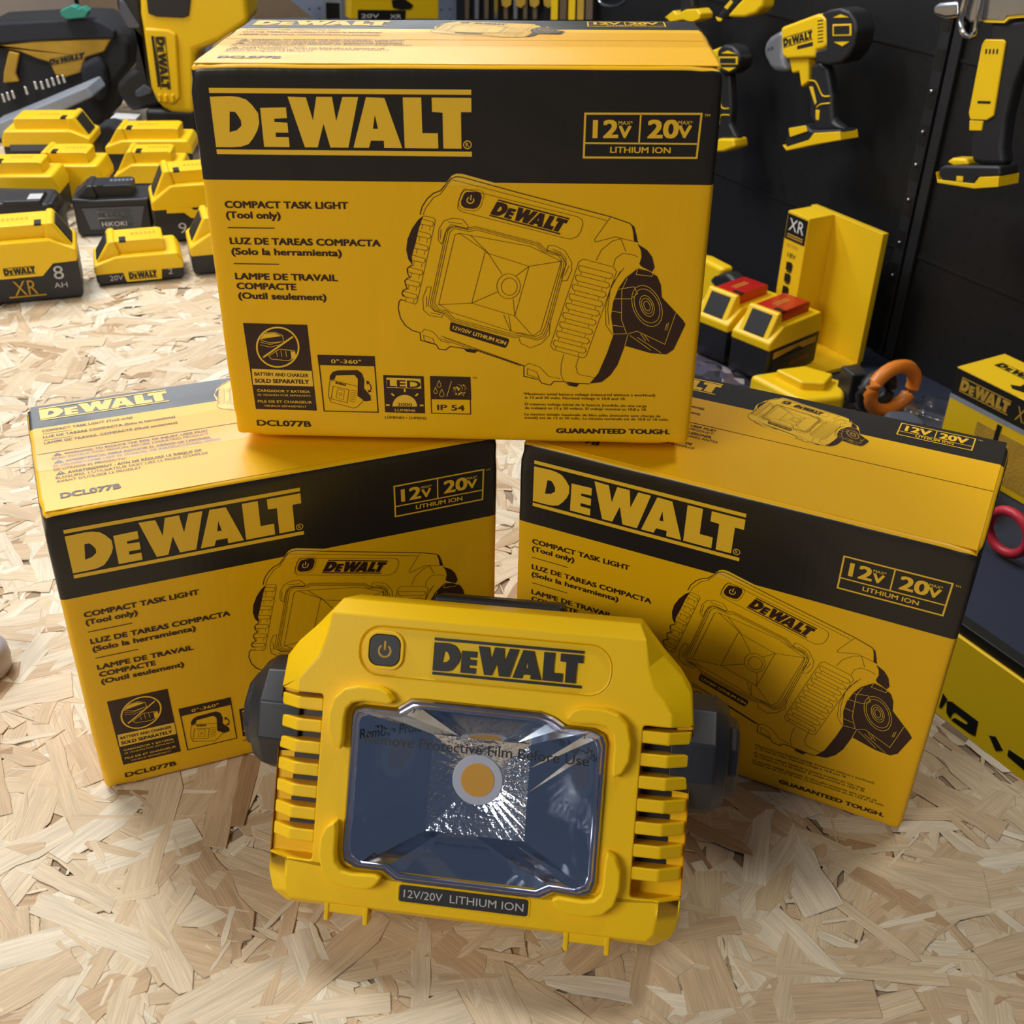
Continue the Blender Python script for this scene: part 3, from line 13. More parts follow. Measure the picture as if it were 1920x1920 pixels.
ITEMS={"wrench":[["nose","grey",-32,32,14,[[1566.0,265.4],[1578.7,258.3],[1597.0,247.8],[1605.2,237.4],[1609.1,226.4],[1602.2,214.6],[1586.6,201.7],[1574.9,196.5],[1556.7,198.8],[1539.1,202.6],[1556.6,225.1]]],["motor_housing","yel",-34,34,7,[[1570.2,266.0],[1493.3,297.3],[1480.4,298.7],[1468.3,295.0],[1456.8,257.2],[1466.4,250.7],[1479.7,246.0],[1479.6,234.9],[1501.9,230.9],[1545.7,221.9],[1557.8,224.9]]],["trigger_guard","yel",-18,18,4,[[1549.9,222.5],[1503.8,230.6],[1498.6,212.6],[1495.2,195.5],[1510.3,183.6],[1520.9,206.0],[1536.6,200.5]]],["rear_cap","blk",-40,40,12,[[1481.5,298.6],[1465.9,307.3],[1442.0,313.8],[1420.2,312.7],[1407.0,303.1],[1397.7,288.2],[1398.0,269.4],[1404.6,254.1],[1418.9,239.5],[1446.3,230.9],[1475.6,229.4],[1479.7,246.0],[1456.9,254.7],[1468.3,295.0]]],["badge","yel",39,42,1,[[1449.5,289.6],[1410.6,296.5],[1406.2,280.3],[1445.4,273.5]]],["badge","blk",41,43,0,[[1445.4,287.8],[1413.3,293.5],[1410.3,282.0],[1442.5,276.4]]],["badge","yel",39,42,0,[[1450.8,298.9],[1436.3,305.7],[1418.0,304.2]]],["badge","yel",39,42,0,[[1440.5,265.9],[1407.6,271.9],[1421.5,263.1]]],["handle","blk",-19,19,7,[[1495.8,222.0],[1476.6,230.4],[1458.1,225.1],[1438.0,186.5],[1434.9,174.5],[1425.9,150.9],[1397.4,143.2],[1462.0,124.7],[1468.8,136.3],[1482.6,143.8],[1485.6,164.0],[1495.3,187.8],[1493.4,200.9]]],["trigger","blk",-8,8,2,[[1499.8,217.5],[1489.9,221.8],[1483.3,202.9],[1490.9,193.8]]],["grip_panel","yel",12,20,2,[[1491.9,189.8],[1481.9,192.5],[1467.4,170.3],[1470.9,163.9]]],["grip_panel","yel",12,20,2,[[1468.7,159.7],[1457.6,160.8],[1456.1,143.8],[1464.6,143.2]]],["@tube:trim","yel",1.2,20,0,[[1495.8,197.9],[1480.7,200.3],[1470.9,195.1],[1456.9,182.7],[1440.4,185.5]]],["@tube:trim","yel",1.2,20,0,[[1437.8,175.2],[1457.4,169.3],[1465.6,163.0]]],["foot","blk",-36,36,6,[[1520.1,95.2],[1513.2,122.5],[1476.3,134.1],[1462.9,128.4],[1399.5,144.0],[1395.1,137.3],[1455.8,115.6],[1512.0,87.6]]],["foot_shoe","yel",-38,38,3,[[1523.4,91.7],[1514.5,89.4],[1463.2,113.3],[1453.8,126.5],[1397.7,141.3],[1392.1,129.8],[1453.8,107.5],[1511.3,84.5]]],["gauge","yel",36,40,2,[[1512.8,120.7],[1474.2,134.0],[1467.9,126.0],[1506.4,107.9]]],["name_plate","blk",33.6,34.4,0,[[1524.1,245.9],[1489.9,257.8],[1488.5,251.9],[1522.8,240.6]]],["@logo","ink",34.5,[1554.7,237.7],[-64.0,23.100000000000023],[5.399999999999864,14.300000000000011]],["vent","ink",33.5,34.6,0,[[1486.7,289.2],[1475.1,292.4],[1474.7,290.7],[1486.3,287.5]]],["vent","ink",33.5,34.6,0,[[1485.5,284.3],[1473.9,287.5],[1473.4,285.9],[1485.1,282.7]]],["vent","ink",33.5,34.6,0,[[1484.3,279.4],[1472.6,282.7],[1472.2,281.0],[1483.8,277.8]]],["vent","ink",33.5,34.6,0,[[1483.0,274.5],[1471.4,277.8],[1471.0,276.2],[1482.6,272.9]]],["vent","ink",33.5,34.6,0,[[1481.8,269.6],[1470.2,272.9],[1469.8,271.3],[1481.4,268.0]]],["vent","ink",33.5,34.6,0,[[1480.6,264.7],[1468.9,268.0],[1468.5,266.4],[1480.2,263.1]]],["vent","ink",33.5,34.6,0,[[1479.3,259.8],[1467.7,263.2],[1467.3,261.5],[1478.9,258.1]]],["@text","ink",32.5,"XR",[1596.0,224.7],[1578.5,230.3],6,2]],"wrench_b":[["motor_housing","yel",-28,28,5,[[1781.7,185.0],[1764.2,195.0],[1724.9,211.3],[1730.2,191.2],[1732.5,174.2],[1754.6,170.2],[1778.6,168.6]]],["rear_cap","blk",-34,34,10,[[1737.4,203.8],[1720.9,214.2],[1696.1,216.2],[1678.6,208.4],[1672.4,196.0],[1675.3,181.9],[1693.5,170.3],[1715.6,164.8],[1731.4,168.8]]],["badge","yel",33,36,1,[[1728.2,193.0],[1677.3,201.9],[1674.7,189.6],[1725.7,180.4]]],["badge","blk",35,37,0,[[1723.3,191.6],[1681.2,199.0],[1679.5,190.9],[1721.6,183.4]]],["badge","yel",33,36,0,[[1722.5,199.5],[1705.6,207.0],[1683.4,205.4]]],["badge","yel",33,36,0,[[1718.0,176.8],[1678.9,184.0],[1694.4,175.1]]],["handle","blk",-18,18,6,[[1754.6,170.2],[1734.6,165.4],[1704.6,168.2],[1689.1,115.1],[1686.7,87.1],[1661.9,66.7],[1735.1,43.8],[1741.1,75.0]]],["@tube:trim","yel",1.2,19,0,[[1727.6,130.0],[1714.1,109.9],[1693.2,112.0]]],["@tube:trim","yel",1.2,19,0,[[1689.6,101.4],[1713.6,95.6],[1715.2,79.3]]],["foot_shoe","yel",-34,34,5,[[1743.5,35.8],[1718.6,47.6],[1703.8,58.4],[1663.0,67.9],[1656.3,53.5],[1685.5,39.2],[1731.8,26.5]]]],"foot_a":[["handle","blk",-18,18,6,[[1878.7,240.0],[1877.3,259.1],[1878.9,282.1],[1849.4,286.0],[1839.0,254.1],[1855.1,240.1]]],["foot_shoe","yel",-30,30,6,[[1915.1,226.6],[1888.9,243.8],[1878.5,239.2],[1852.2,250.2],[1821.1,256.2],[1807.6,249.7],[1809.0,240.5],[1830.3,231.6],[1858.3,231.8],[1894.7,221.7],[1906.2,226.4]]]],"foot_b":[["foot","blk",-28,28,6,[[1764.4,251.9],[1737.8,281.1],[1714.6,299.9],[1688.9,303.3],[1709.9,277.1],[1737.3,255.9],[1749.6,247.9]]],["foot_shoe","yel",-30,30,6,[[1737.1,255.1],[1710.4,279.7],[1687.8,298.3],[1648.8,301.1],[1646.6,283.6],[1660.3,271.8],[1688.7,261.3],[1717.0,257.1]]],["badge","yel",27,30,1,[[1765.3,251.7],[1745.5,250.7],[1749.2,246.0],[1758.4,245.5]]],["badge","yel",27,30,1,[[1744.6,269.5],[1729.2,283.6],[1721.9,280.7],[1734.9,266.9]]]],"grease":[["nozzle","silver",-22,22,12,[[1254.7,343.5],[1243.9,349.9],[1209.1,357.2],[1202.7,336.4],[1226.0,330.5],[1250.4,331.3]]],["collar","blk",-28,28,4,[[1211.7,361.0],[1200.1,364.6],[1190.2,332.6],[1203.2,333.6]]],["head","silver",-32,32,8,[[1203.6,370.3],[1101.0,383.9],[1091.7,356.0],[1121.3,349.6],[1124.9,344.0],[1153.9,340.2],[1180.3,334.1],[1194.4,340.7]]],["head_trim","yel",-33,33,0,[[1156.8,340.6],[1125.1,344.6],[1118.9,350.3],[1091.7,356.0],[1091.2,354.5],[1117.1,349.0],[1123.2,342.9],[1156.2,338.6]]],["@tube:hanging_loop","silver",4,44,0,[[1188.6,368.2],[1190.2,340.3],[1183.9,325.7],[1175.1,319.5],[1164.3,321.5],[1161.3,333.4],[1165.2,371.4]]],["handle","blk",-24,24,8,[[1152.1,338.9],[1091.2,354.5],[1081.0,323.9],[1088.3,273.5],[1088.2,231.2],[1082.9,193.2],[1072.9,171.3],[1109.1,163.3],[1127.9,162.1],[1138.6,186.8],[1137.7,198.2],[1139.8,242.0],[1145.9,315.2]]],["grip_panel","yel",22,30,4,[[1149.8,318.7],[1119.5,323.2],[1115.8,320.2],[1106.7,229.4],[1116.1,221.7],[1143.5,216.6],[1148.4,224.8],[1152.7,311.6]]],["latch","yel",20,27,3,[[1145.5,215.5],[1121.9,220.0],[1121.1,206.5],[1141.9,202.2]]],["vent","ink",29.5,30.5,0,[[1144.1,307.6],[1141.4,308.0],[1140.6,301.9],[1143.2,301.5]]],["vent","ink",29.5,30.5,0,[[1138.2,308.6],[1135.6,309.0],[1134.7,302.9],[1137.4,302.5]]],["vent","ink",29.5,30.5,0,[[1132.4,309.6],[1129.8,310.0],[1128.9,303.9],[1131.6,303.5]]],["vent","ink",29.5,30.5,0,[[1126.6,310.5],[1124.0,311.0],[1123.2,304.9],[1125.8,304.5]]],["name_plate","ink",29.5,30.4,0,[[1137.2,242.9],[1116.2,246.8],[1116.0,243.4],[1137.0,239.5]]],["foot","blk",-38,38,6,[[1172.9,145.0],[1165.1,150.0],[1074.1,172.1],[1068.0,158.6],[1104.0,147.1],[1107.0,138.0],[1164.7,128.2],[1174.9,136.2]]],["foot_shoe","yel",-40,40,3,[[1177.1,138.1],[1170.4,128.4],[1107.4,139.3],[1101.4,150.0],[1069.9,159.3],[1067.2,145.8],[1105.5,133.3],[1169.8,124.3]]],["switch","yel",-20,30,4,[[1167.7,153.4],[1159.2,161.0],[1135.2,166.4],[1128.8,158.4],[1153.2,151.1]]],["foot_badge","yel",38,40,1,[[1139.6,141.8],[1128.2,144.0],[1126.9,136.9],[1138.4,134.9]]]],"drill":[["housing","yel",-28,28,8,[[1625.4,-117.7],[1593.5,-112.3],[1532.1,-112.8],[1542.7,-144.8],[1562.2,-197.1],[1609.6,-204.2]]],["rear_cap","blk",-32,32,9,[[1569.6,-146.0],[1553.2,-128.6],[1521.9,-115.7],[1497.1,-121.4],[1487.9,-138.6],[1489.5,-158.1],[1499.4,-179.2],[1535.1,-195.5],[1558.1,-192.4],[1544.1,-154.9]]],["vent","yel",31,34,1,[[1519.7,-138.5],[1493.7,-126.5],[1489.3,-140.7],[1524.2,-164.0]]],["vent","yel",31,34,1,[[1523.5,-167.6],[1490.9,-146.6],[1493.3,-162.6],[1525.3,-183.1]]],["handle","blk",-20,20,6,[[1630.5,-205.0],[1565.2,-194.9],[1544.1,-200.4],[1547.1,-289.2],[1608.0,-331.6]]]],"cable":[["body","blk",-20,20,6,[[1521.1,-161.9],[1496.4,-143.7],[1473.2,-143.5],[1453.9,-147.7],[1447.3,-146.9],[1447.4,-156.4],[1477.0,-168.7],[1517.3,-179.9]]],["@tube:trim","yel",1.3,21,0,[[1516.6,-160.3],[1486.8,-145.1],[1493.3,-158.5],[1480.5,-163.5],[1469.7,-159.7]]]],"stand_face":[["x","y",0,0,4,[[1372.1,38.9],[1322.5,39.6],[1319.4,-124.3],[1364.5,-111.1],[1369.1,-0.2],[1370.4,22.9]]]],"stand_back":[["x","y",0,0,4,[[1395.1,5.2],[1287.2,10.4],[1288.0,-218.7],[1388.0,-191.7]]]],"toolL":[["housing","yel",-55,50,12,[[-638.0,270.7],[-642.9,231.3],[-642.2,207.3],[-643.2,104.0],[-637.3,82.7],[-626.3,65.7],[-609.2,58.3],[-564.3,55.6],[-550.2,167.7],[-504.3,184.6],[-443.8,219.6],[-444.9,272.9]]],["window","blk",49,53,4,[[-626.0,265.0],[-626.5,232.5],[-612.1,227.3],[-564.6,225.8],[-552.9,229.4],[-543.9,265.9]]],["side_panel","yel",49,58,6,[[-636.4,209.4],[-593.2,206.9],[-578.9,200.0],[-587.2,87.6],[-602.5,74.6],[-623.5,77.5],[-633.9,91.3]]],["label_strip","ink",57.8,58.6,0,[[-625.3,195.8],[-620.5,196.2],[-620.2,108.5],[-626.0,106.7]]],["@logo","ink",59,[-618.5,195.1],[-2.5,-91.89999999999999],[19.299999999999955,0.20000000000001705]],["rib","yel",56,64,5,[[-627.6,95.7],[-621.0,94.7],[-622.0,79.7],[-628.7,80.3]]],["rib","yel",56,64,5,[[-615.3,95.8],[-608.7,94.8],[-609.6,79.9],[-616.3,80.4]]],["rib","yel",56,64,5,[[-602.9,96.0],[-596.4,95.0],[-597.3,80.0],[-603.9,80.6]]],["handle","blk",-30,30,10,[[-685.2,270.2],[-689.7,242.6],[-686.2,224.8],[-670.7,198.9],[-660.6,186.8],[-672.2,133.1],[-691.7,122.4],[-715.6,98.9],[-709.4,81.9],[-693.6,54.0],[-630.9,64.5],[-642.1,104.0],[-645.9,197.2],[-643.4,235.3],[-641.2,270.7]]],["grip","slate",28,36,5,[[-681.3,254.6],[-671.5,248.8],[-649.8,207.2],[-653.6,204.1],[-672.0,204.9],[-683.3,228.8]]],["grip","slate",28,34,5,[[-677.3,93.0],[-658.6,105.9],[-645.3,97.6],[-645.4,89.1],[-668.9,82.4],[-677.7,83.3]]],["base","blk",-54,45,8,[[-660.5,63.1],[-563.5,62.1],[-571.0,2.7],[-621.8,-0.2],[-664.1,8.2]]]],"bag":[["bag_body","cloth",-110,0,25,[[-982.6,183.5],[-973.5,194.0],[-909.6,197.9],[-791.4,204.4],[-755.8,202.8],[-717.1,178.2],[-706.9,157.3],[-713.4,116.6],[-743.8,85.7],[-769.0,18.6],[-797.0,-34.5],[-1036.4,-51.4]]],["zipper_band","cloth2",-100,8,8,[[-981.5,183.5],[-974.4,189.8],[-910.5,193.7],[-792.2,200.3],[-756.5,198.6],[-728.1,180.2],[-732.8,165.4],[-798.7,164.7],[-959.7,154.3],[-987.6,151.9]]],["front_panel","gold",-6,6,4,[[-988.6,147.6],[-960.5,151.1],[-890.5,159.4],[-739.5,165.8],[-757.3,141.8],[-795.8,130.7],[-810.1,102.4],[-844.0,93.3],[-861.7,97.4],[-868.5,121.2],[-890.2,127.4],[-921.9,139.9],[-961.2,147.9],[-990.5,139.0]]],["strap","gold",4,12,3,[[-942.0,141.8],[-921.9,137.7],[-937.0,100.9],[-932.9,85.6],[-965.9,82.6],[-959.2,105.0]]],["@logo","ink",6.6,[-870.3,114.7],[70.69999999999993,13.799999999999997],[4.199999999999932,13.0]],["side_pocket","cloth2",-20,20,14,[[-806.9,119.8],[-767.1,137.4],[-754.8,116.1],[-757.7,85.6],[-773.0,50.0],[-795.6,54.2],[-808.6,84.9]]]],"clip":[["jaw","teal",0,25,4,[[-823.7,217.5],[-800.7,227.0],[-789.9,225.0],[-788.4,221.0],[-778.7,225.2],[-769.0,217.1],[-776.4,206.7],[-813.0,202.9],[-822.2,208.2]]]],"case":[["case_body","grey2",-95,0,4,[[-964.9,29.5],[-936.0,39.5],[-759.4,106.7],[-750.7,88.0],[-942.9,8.1],[-972.6,-4.3]]]],"bits":[["bit","silver",0,5,1,[[-962.9,68.8],[-958.1,67.8],[-956.0,53.5],[-962.0,52.4]]],["bit","silver",0,5,1,[[-953.0,72.2],[-948.2,71.2],[-946.0,57.0],[-952.0,55.8]]],["bit","silver",0,5,1,[[-942.5,75.6],[-937.6,74.6],[-935.4,60.4],[-941.4,59.2]]],["bit","silver",0,5,1,[[-915.2,83.6],[-910.3,82.5],[-908.0,68.4],[-914.0,67.2]]],["bit","silver",0,5,1,[[-894.8,93.5],[-890.0,92.5],[-887.6,78.4],[-893.6,77.3]]],["bit","silver",0,5,1,[[-882.3,93.7],[-877.5,92.7],[-875.0,78.6],[-881.0,77.4]]],["bit","silver",0,5,1,[[-870.2,97.1],[-865.4,96.0],[-862.9,82.0],[-868.9,80.8]]],["bit","silver",0,5,1,[[-859.3,100.4],[-854.5,99.4],[-852.0,85.4],[-857.9,84.2]]],["bit","silver",0,5,1,[[-848.4,103.8],[-843.6,102.8],[-841.1,88.8],[-847.0,87.6]]],["bit","silver",0,5,1,[[-837.7,106.1],[-832.9,105.1],[-830.4,91.1],[-836.3,89.9]]]],"whitebox":[["x","w",-60,0,2,[[-713.5,39.7],[-678.3,42.4],[-683.7,-9.5],[-713.2,-3.1]]]],"pouch":[["pouch_body","cloth",-12,45,12,[[-745.5,37.0],[-730.1,50.0],[-711.7,54.4],[-676.9,37.8],[-637.0,23.3],[-571.2,17.6],[-569.6,-4.1],[-626.8,1.7],[-674.9,7.6],[-702.8,0.8],[-730.0,-14.9],[-744.5,-8.5],[-751.2,17.5]]],["pouch_trim","gold",45,48,1,[[-720.0,17.9],[-691.2,17.2],[-658.8,11.1],[-674.8,8.7],[-704.3,5.1]]]],"cardboard":[["x","card",0,0,4,[[-1087.6,182.4],[-926.3,184.3],[-863.3,171.2],[-745.5,200.1],[-780.6,-30.8],[-899.3,-32.2]]]],"pack":[["box_body","yel",-40,0,2,[[1186.3,177.2],[1420.4,163.4],[1419.3,85.1],[1181.9,101.9]]],["label","ink",0,1.5,0,[[1201.6,121.5],[1328.4,111.8],[1326.3,88.8],[1200.3,97.7]]],["@text","white",2,"20V",[1209.3,102.8],[1255.8,99.5],9,3],["@text","white",2,"XR",[1285.1,96.3],[1315.4,94.2],9,3],["figure","ink",0,1.5,0,[[1291.5,137.1],[1322.4,140.9],[1349.5,121.9],[1342.3,113.2],[1314.6,113.9],[1294.2,119.8]]]],"tag":[["card","grey2",-3,0,0,[[1122.5,172.8],[1170.0,170.0],[1165.6,100.6],[1119.5,103.8]]],["label","ink",0,0.8,0,[[1128.6,139.2],[1163.8,135.8],[1161.6,100.9],[1127.3,103.3]]]],"flap":[["flap_board","card",-4,0,0,[[900.2,212.1],[967.2,208.2],[982.3,176.4],[1030.7,137.5],[895.9,143.2]]]],"blades":[["blade","brown",0,3,0,[[2830.4,166.4],[2808.8,169.1],[2811.0,85.1],[2830.3,82.2]]],["blade","grey",0,3,0,[[2779.4,172.9],[2758.4,175.6],[2759.8,92.9],[2778.5,90.0]]],["blade","brown",0,3,0,[[2729.9,179.2],[2709.4,181.9],[2710.0,100.4],[2728.2,97.6]]],["blade","silver",0,3,0,[[2681.7,185.4],[2661.7,188.0],[2661.5,107.7],[2679.2,105.0]]],["blade","brown",0,3,0,[[2634.7,191.4],[2615.4,193.9],[2614.4,114.8],[2631.6,112.2]]],["blade","grey",0,3,0,[[2589.1,197.3],[2570.2,199.7],[2568.6,121.8],[2585.3,119.2]]],["blade","brown",0,3,0,[[2544.6,203.0],[2526.2,205.3],[2523.9,128.5],[2540.2,126.1]]],["blade","brown",0,3,0,[[2501.3,208.5],[2483.3,210.8],[2480.4,135.1],[2496.3,132.7]]]],"blades2":[["blade_tip","gold",4,9,3,[[2649.0,178.6],[2594.5,185.8],[2595.2,148.7],[2614.2,138.2],[2636.5,140.6]]],["blade_tip","gold",4,9,3,[[2582.6,187.3],[2530.2,194.2],[2530.3,157.9],[2548.5,147.7],[2570.0,150.1]]],["blade_tip","gold",4,9,3,[[2518.7,195.7],[2468.2,202.4],[2467.9,166.8],[2485.3,156.8],[2506.1,159.2]]],["blade_tip","gold",4,9,3,[[2457.2,203.8],[2408.5,210.2],[2407.8,175.3],[2424.5,165.6],[2444.5,168.0]]]],"strips":[["strip","yel",0,5,1,[[2403.8,221.6],[2376.3,225.1],[2374.1,149.8],[2400.9,145.7]]],["strip","brown",0,5,1,[[2368.0,226.2],[2341.2,229.6],[2338.4,155.2],[2364.6,151.2]]],["strip","yel",0,5,1,[[2333.0,230.6],[2306.8,234.0],[2303.5,160.5],[2329.1,156.6]]],["strip","gold",0,5,1,[[2298.8,235.0],[2273.1,238.3],[2269.4,165.7],[2294.4,161.9]]],["strip","brown",0,5,1,[[2265.3,239.3],[2240.2,242.5],[2236.0,170.8],[2260.5,167.0]]]],"hook":[["@tube:wire","silver",3,0,0,[[2176.3,248.3],[2154.3,220.7],[2125.9,216.8],[2090.1,222.8],[2061.0,238.4],[2051.5,264.5]]]],"fascia":[["x","ink",0,0.8,0,[[668.4,-319.4],[668.4,-297.5],[661.3,-300.8],[665.0,-317.3]]],["x","ink",0,0.8,0,[[660.5,-303.5],[654.2,-299.7],[615.1,-299.2],[612.8,-319.5],[619.7,-322.1],[648.0,-323.3],[644.5,-317.2],[627.3,-314.5],[626.2,-309.9],[645.8,-309.5],[649.0,-313.1],[650.3,-322.9],[656.7,-319.1]]],["x","ink",0,0.8,0,[[596.3,-306.3],[588.5,-301.3],[575.4,-310.9],[582.9,-318.7]]],["x","ink",0,0.8,0,[[568.5,-304.8],[541.3,-302.4],[536.9,-315.7],[567.6,-313.7]]]],"fascia_edges":[["x","x",0,0,4,[[670.8,-194.1],[588.0,-192.5],[667.1,-212.7],[581.2,-213.1]]]]}
# ---------------------------------------------------------------- materials
def mat(name,col,rough=.5,metal=0.,bump=0.,bscale=200.,spec=.5,coat=0.,noise=0.,alpha=1.,trans=0.):
    m=bpy.data.materials.new(name); m.use_nodes=True; nt=m.node_tree; b=nt.nodes['Principled BSDF']
    b.inputs['Base Color'].default_value=(*col,1); b.inputs['Roughness'].default_value=rough; b.inputs['Metallic'].default_value=metal
    b.inputs['Specular IOR Level'].default_value=spec; b.inputs['Coat Weight'].default_value=coat
    b.inputs['Alpha'].default_value=alpha; b.inputs['Transmission Weight'].default_value=trans
    tc=nt.nodes.new('ShaderNodeTexCoord')
    if bump>0:
        n=nt.nodes.new('ShaderNodeTexNoise'); n.inputs['Scale'].default_value=bscale; n.inputs['Detail'].default_value=3
        bp=nt.nodes.new('ShaderNodeBump'); bp.inputs['Strength'].default_value=bump; bp.inputs['Distance'].default_value=.002
        nt.links.new(tc.outputs['Object'],n.inputs['Vector']); nt.links.new(n.outputs['Fac'],bp.inputs['Height']); nt.links.new(bp.outputs['Normal'],b.inputs['Normal'])
    if noise>0:
        n=nt.nodes.new('ShaderNodeTexNoise'); n.inputs['Scale'].default_value=35; n.inputs['Detail'].default_value=4
        mx=nt.nodes.new('ShaderNodeMixRGB'); mx.blend_type='MULTIPLY'; mx.inputs[1].default_value=(*col,1); mx.inputs[0].default_value=noise
        nt.links.new(tc.outputs['Object'],n.inputs['Vector']); nt.links.new(n.outputs['Fac'],mx.inputs[2]); nt.links.new(mx.outputs[0],b.inputs['Base Color'])
    return m
M={}
M['yel']=mat('yellow_plastic',(.88,.55,.001),.42,bump=.05,bscale=1500,spec=.35)
M['yelb']=mat('yellow_tool_plastic',(.88,.56,.004),.4)
M['board']=mat('yellow_board',(.88,.56,.006),.5)
M['blk']=mat('black_rubber',(.014,.014,.016),.5)
M['dark']=mat('charcoal_plastic',(.017,.018,.023),.40,spec=.45)
M['ink']=mat('black_ink',(.010,.009,.007),.45)
M['white']=mat('white_print',(.75,.75,.75),.5)
M['grey']=mat('grey_metal',(.2,.21,.23),.4,metal=.3)
M['grey2']=mat('grey_plastic',(.33,.36,.42),.45,noise=.3)
M['slate']=mat('slate_grip',(.08,.09,.12),.4)
M['silver']=mat('polished_metal',(.55,.56,.58),.25,metal=1)
M['cloth']=mat('black_cloth',(.02,.02,.023),.85,bump=.6,bscale=300)
M['cloth2']=mat('navy_cloth',(.022,.024,.034),.8,bump=.6,bscale=300)
M['gold']=mat('yellow_cloth',(.62,.36,.03),.75,bump=.5,bscale=250,noise=.4)
M['teal']=mat('teal_plastic',(.03,.28,.22),.4)
M['brown']=mat('brown_card',(.13,.09,.045),.6)
M['card']=mat('brown_cardboard',(.33,.24,.15),.75,noise=.3)
M['taupe']=mat('taupe_cardboard',(.40,.33,.28),.75,noise=.2)
M['red']=mat('red_plastic',(.5,.015,.012),.3)
M['redp']=mat('red_handle',(.55,.02,.04),.45)
M['orange']=mat('orange_plastic',(.75,.22,.02),.4)
M['cap']=mat('pale_plastic',(.42,.4,.45),.4)
M['leds']=mat('led_phosphor',(.75,.36,.03),.6)
M['ledr']=mat('led_ring',(.55,.55,.62),.5)
M['plate']=mat('black_plate',(.02,.02,.02),.45)
M['btext']=mat('silver_print',(.5,.5,.5),.4)
def emi(name,col,s):
    m=bpy.data.materials.new(name); m.use_nodes=True; nt=m.node_tree; nt.nodes.clear(); o=nt.nodes.new('ShaderNodeOutputMaterial'); e=nt.nodes.new('ShaderNodeEmission'); e.inputs[0].default_value=(*col,1); e.inputs[1].default_value=s; nt.links.new(e.outputs[0],o.inputs[0]); return m
def glassy(name,tint,rough,fac,gl=(1,1,1),bump=0,bs=20,gr=.7):
    m=bpy.data.materials.new(name); m.use_nodes=True; nt=m.node_tree; nt.nodes.clear()
    o=nt.nodes.new('ShaderNodeOutputMaterial'); t=nt.nodes.new('ShaderNodeBsdfTransparent'); g=nt.nodes.new('ShaderNodeBsdfGlossy'); mx=nt.nodes.new('ShaderNodeMixShader'); lw=nt.nodes.new('ShaderNodeLayerWeight')
    mm=nt.nodes.new('ShaderNodeMath'); mm.operation='MULTIPLY_ADD'; mm.inputs[1].default_value=gr; mm.inputs[2].default_value=fac
    lw.inputs[0].default_value=.3; t.inputs[0].default_value=(*tint,1); g.inputs['Roughness'].default_value=rough; g.inputs[0].default_value=(*gl,1)
    nt.links.new(lw.outputs['Fresnel'],mm.inputs[0]); nt.links.new(mm.outputs[0],mx.inputs[0]); nt.links.new(t.outputs[0],mx.inputs[1]); nt.links.new(g.outputs[0],mx.inputs[2]); nt.links.new(mx.outputs[0],o.inputs[0])
    if bump:
        tc=nt.nodes.new('ShaderNodeTexCoord'); n=nt.nodes.new('ShaderNodeTexNoise'); n.inputs['Scale'].default_value=bs; bp=nt.nodes.new('ShaderNodeBump'); bp.inputs['Strength'].default_value=bump; bp.inputs['Distance'].default_value=.002
        nt.links.new(tc.outputs['Object'],n.inputs['Vector']); nt.links.new(n.outputs['Fac'],bp.inputs['Height']); nt.links.new(bp.outputs['Normal'],g.inputs['Normal'])
    return m
M['glass']=glassy('clear_film',(.93,.95,.98),.03,.03,bump=.1,bs=25)
M['tape']=glassy('clear_tape',(1,1,1),.09,.012,bump=.22,bs=9,gr=.22)
M['rim']=glassy('smoky_rim',(.62,.58,.66),.16,.5,gl=(.9,.87,1))
M['blister']=glassy('clear_blister',(.85,.85,.9),.08,.12,bump=.6,bs=60)
def chrome(name,rough,bump,bs,col=(.62,.66,.72)):
    return mat(name,col,rough,metal=1,bump=bump,bscale=bs)
M['chrome']=chrome('mirror_reflector',.07,.04,14)
M['chrome2']=chrome('hammered_reflector',.14,.35,300,(.72,.74,.78))
# cardboard printed stock
def stock(name,col,rough):
    m=mat(name,col,rough,spec=.45); nt=m.node_tree; b=nt.nodes['Principled BSDF']
    tc=nt.nodes.new('ShaderNodeTexCoord'); n=nt.nodes.new('ShaderNodeTexNoise'); n.inputs['Scale'].default_value=14; n.inputs['Detail'].default_value=2; n.inputs['Distortion'].default_value=.6
    n2=nt.nodes.new('ShaderNodeTexWave'); n2.inputs['Scale'].default_value=50; n2.bands_direction='X'
    ad=nt.nodes.new('ShaderNodeMath'); ad.operation='MULTIPLY_ADD'; ad.inputs[1].default_value=.016
    bp=nt.nodes.new('ShaderNodeBump'); bp.inputs['Strength'].default_value=.35; bp.inputs['Distance'].default_value=.004
    nt.links.new(tc.outputs['Object'],n.inputs['Vector']); nt.links.new(tc.outputs['Object'],n2.inputs['Vector']); nt.links.new(n2.outputs['Fac'],ad.inputs[0]); nt.links.new(n.outputs['Fac'],ad.inputs[2]); nt.links.new(ad.outputs[0],bp.inputs['Height']); nt.links.new(bp.outputs['Normal'],b.inputs['Normal'])
    return m
M['Y']=stock('carton_yellow',(.88,.48,.001),.40); M['KB']=stock('carton_black',(.020,.017,.013),.33); M['K']=mat('carton_ink',(.035,.012,.006),.4); M['YI']=mat('carton_yellow_ink',(.88,.53,.03),.33)
M['liner']=mat('carton_core',(.55,.42,.28),.8)
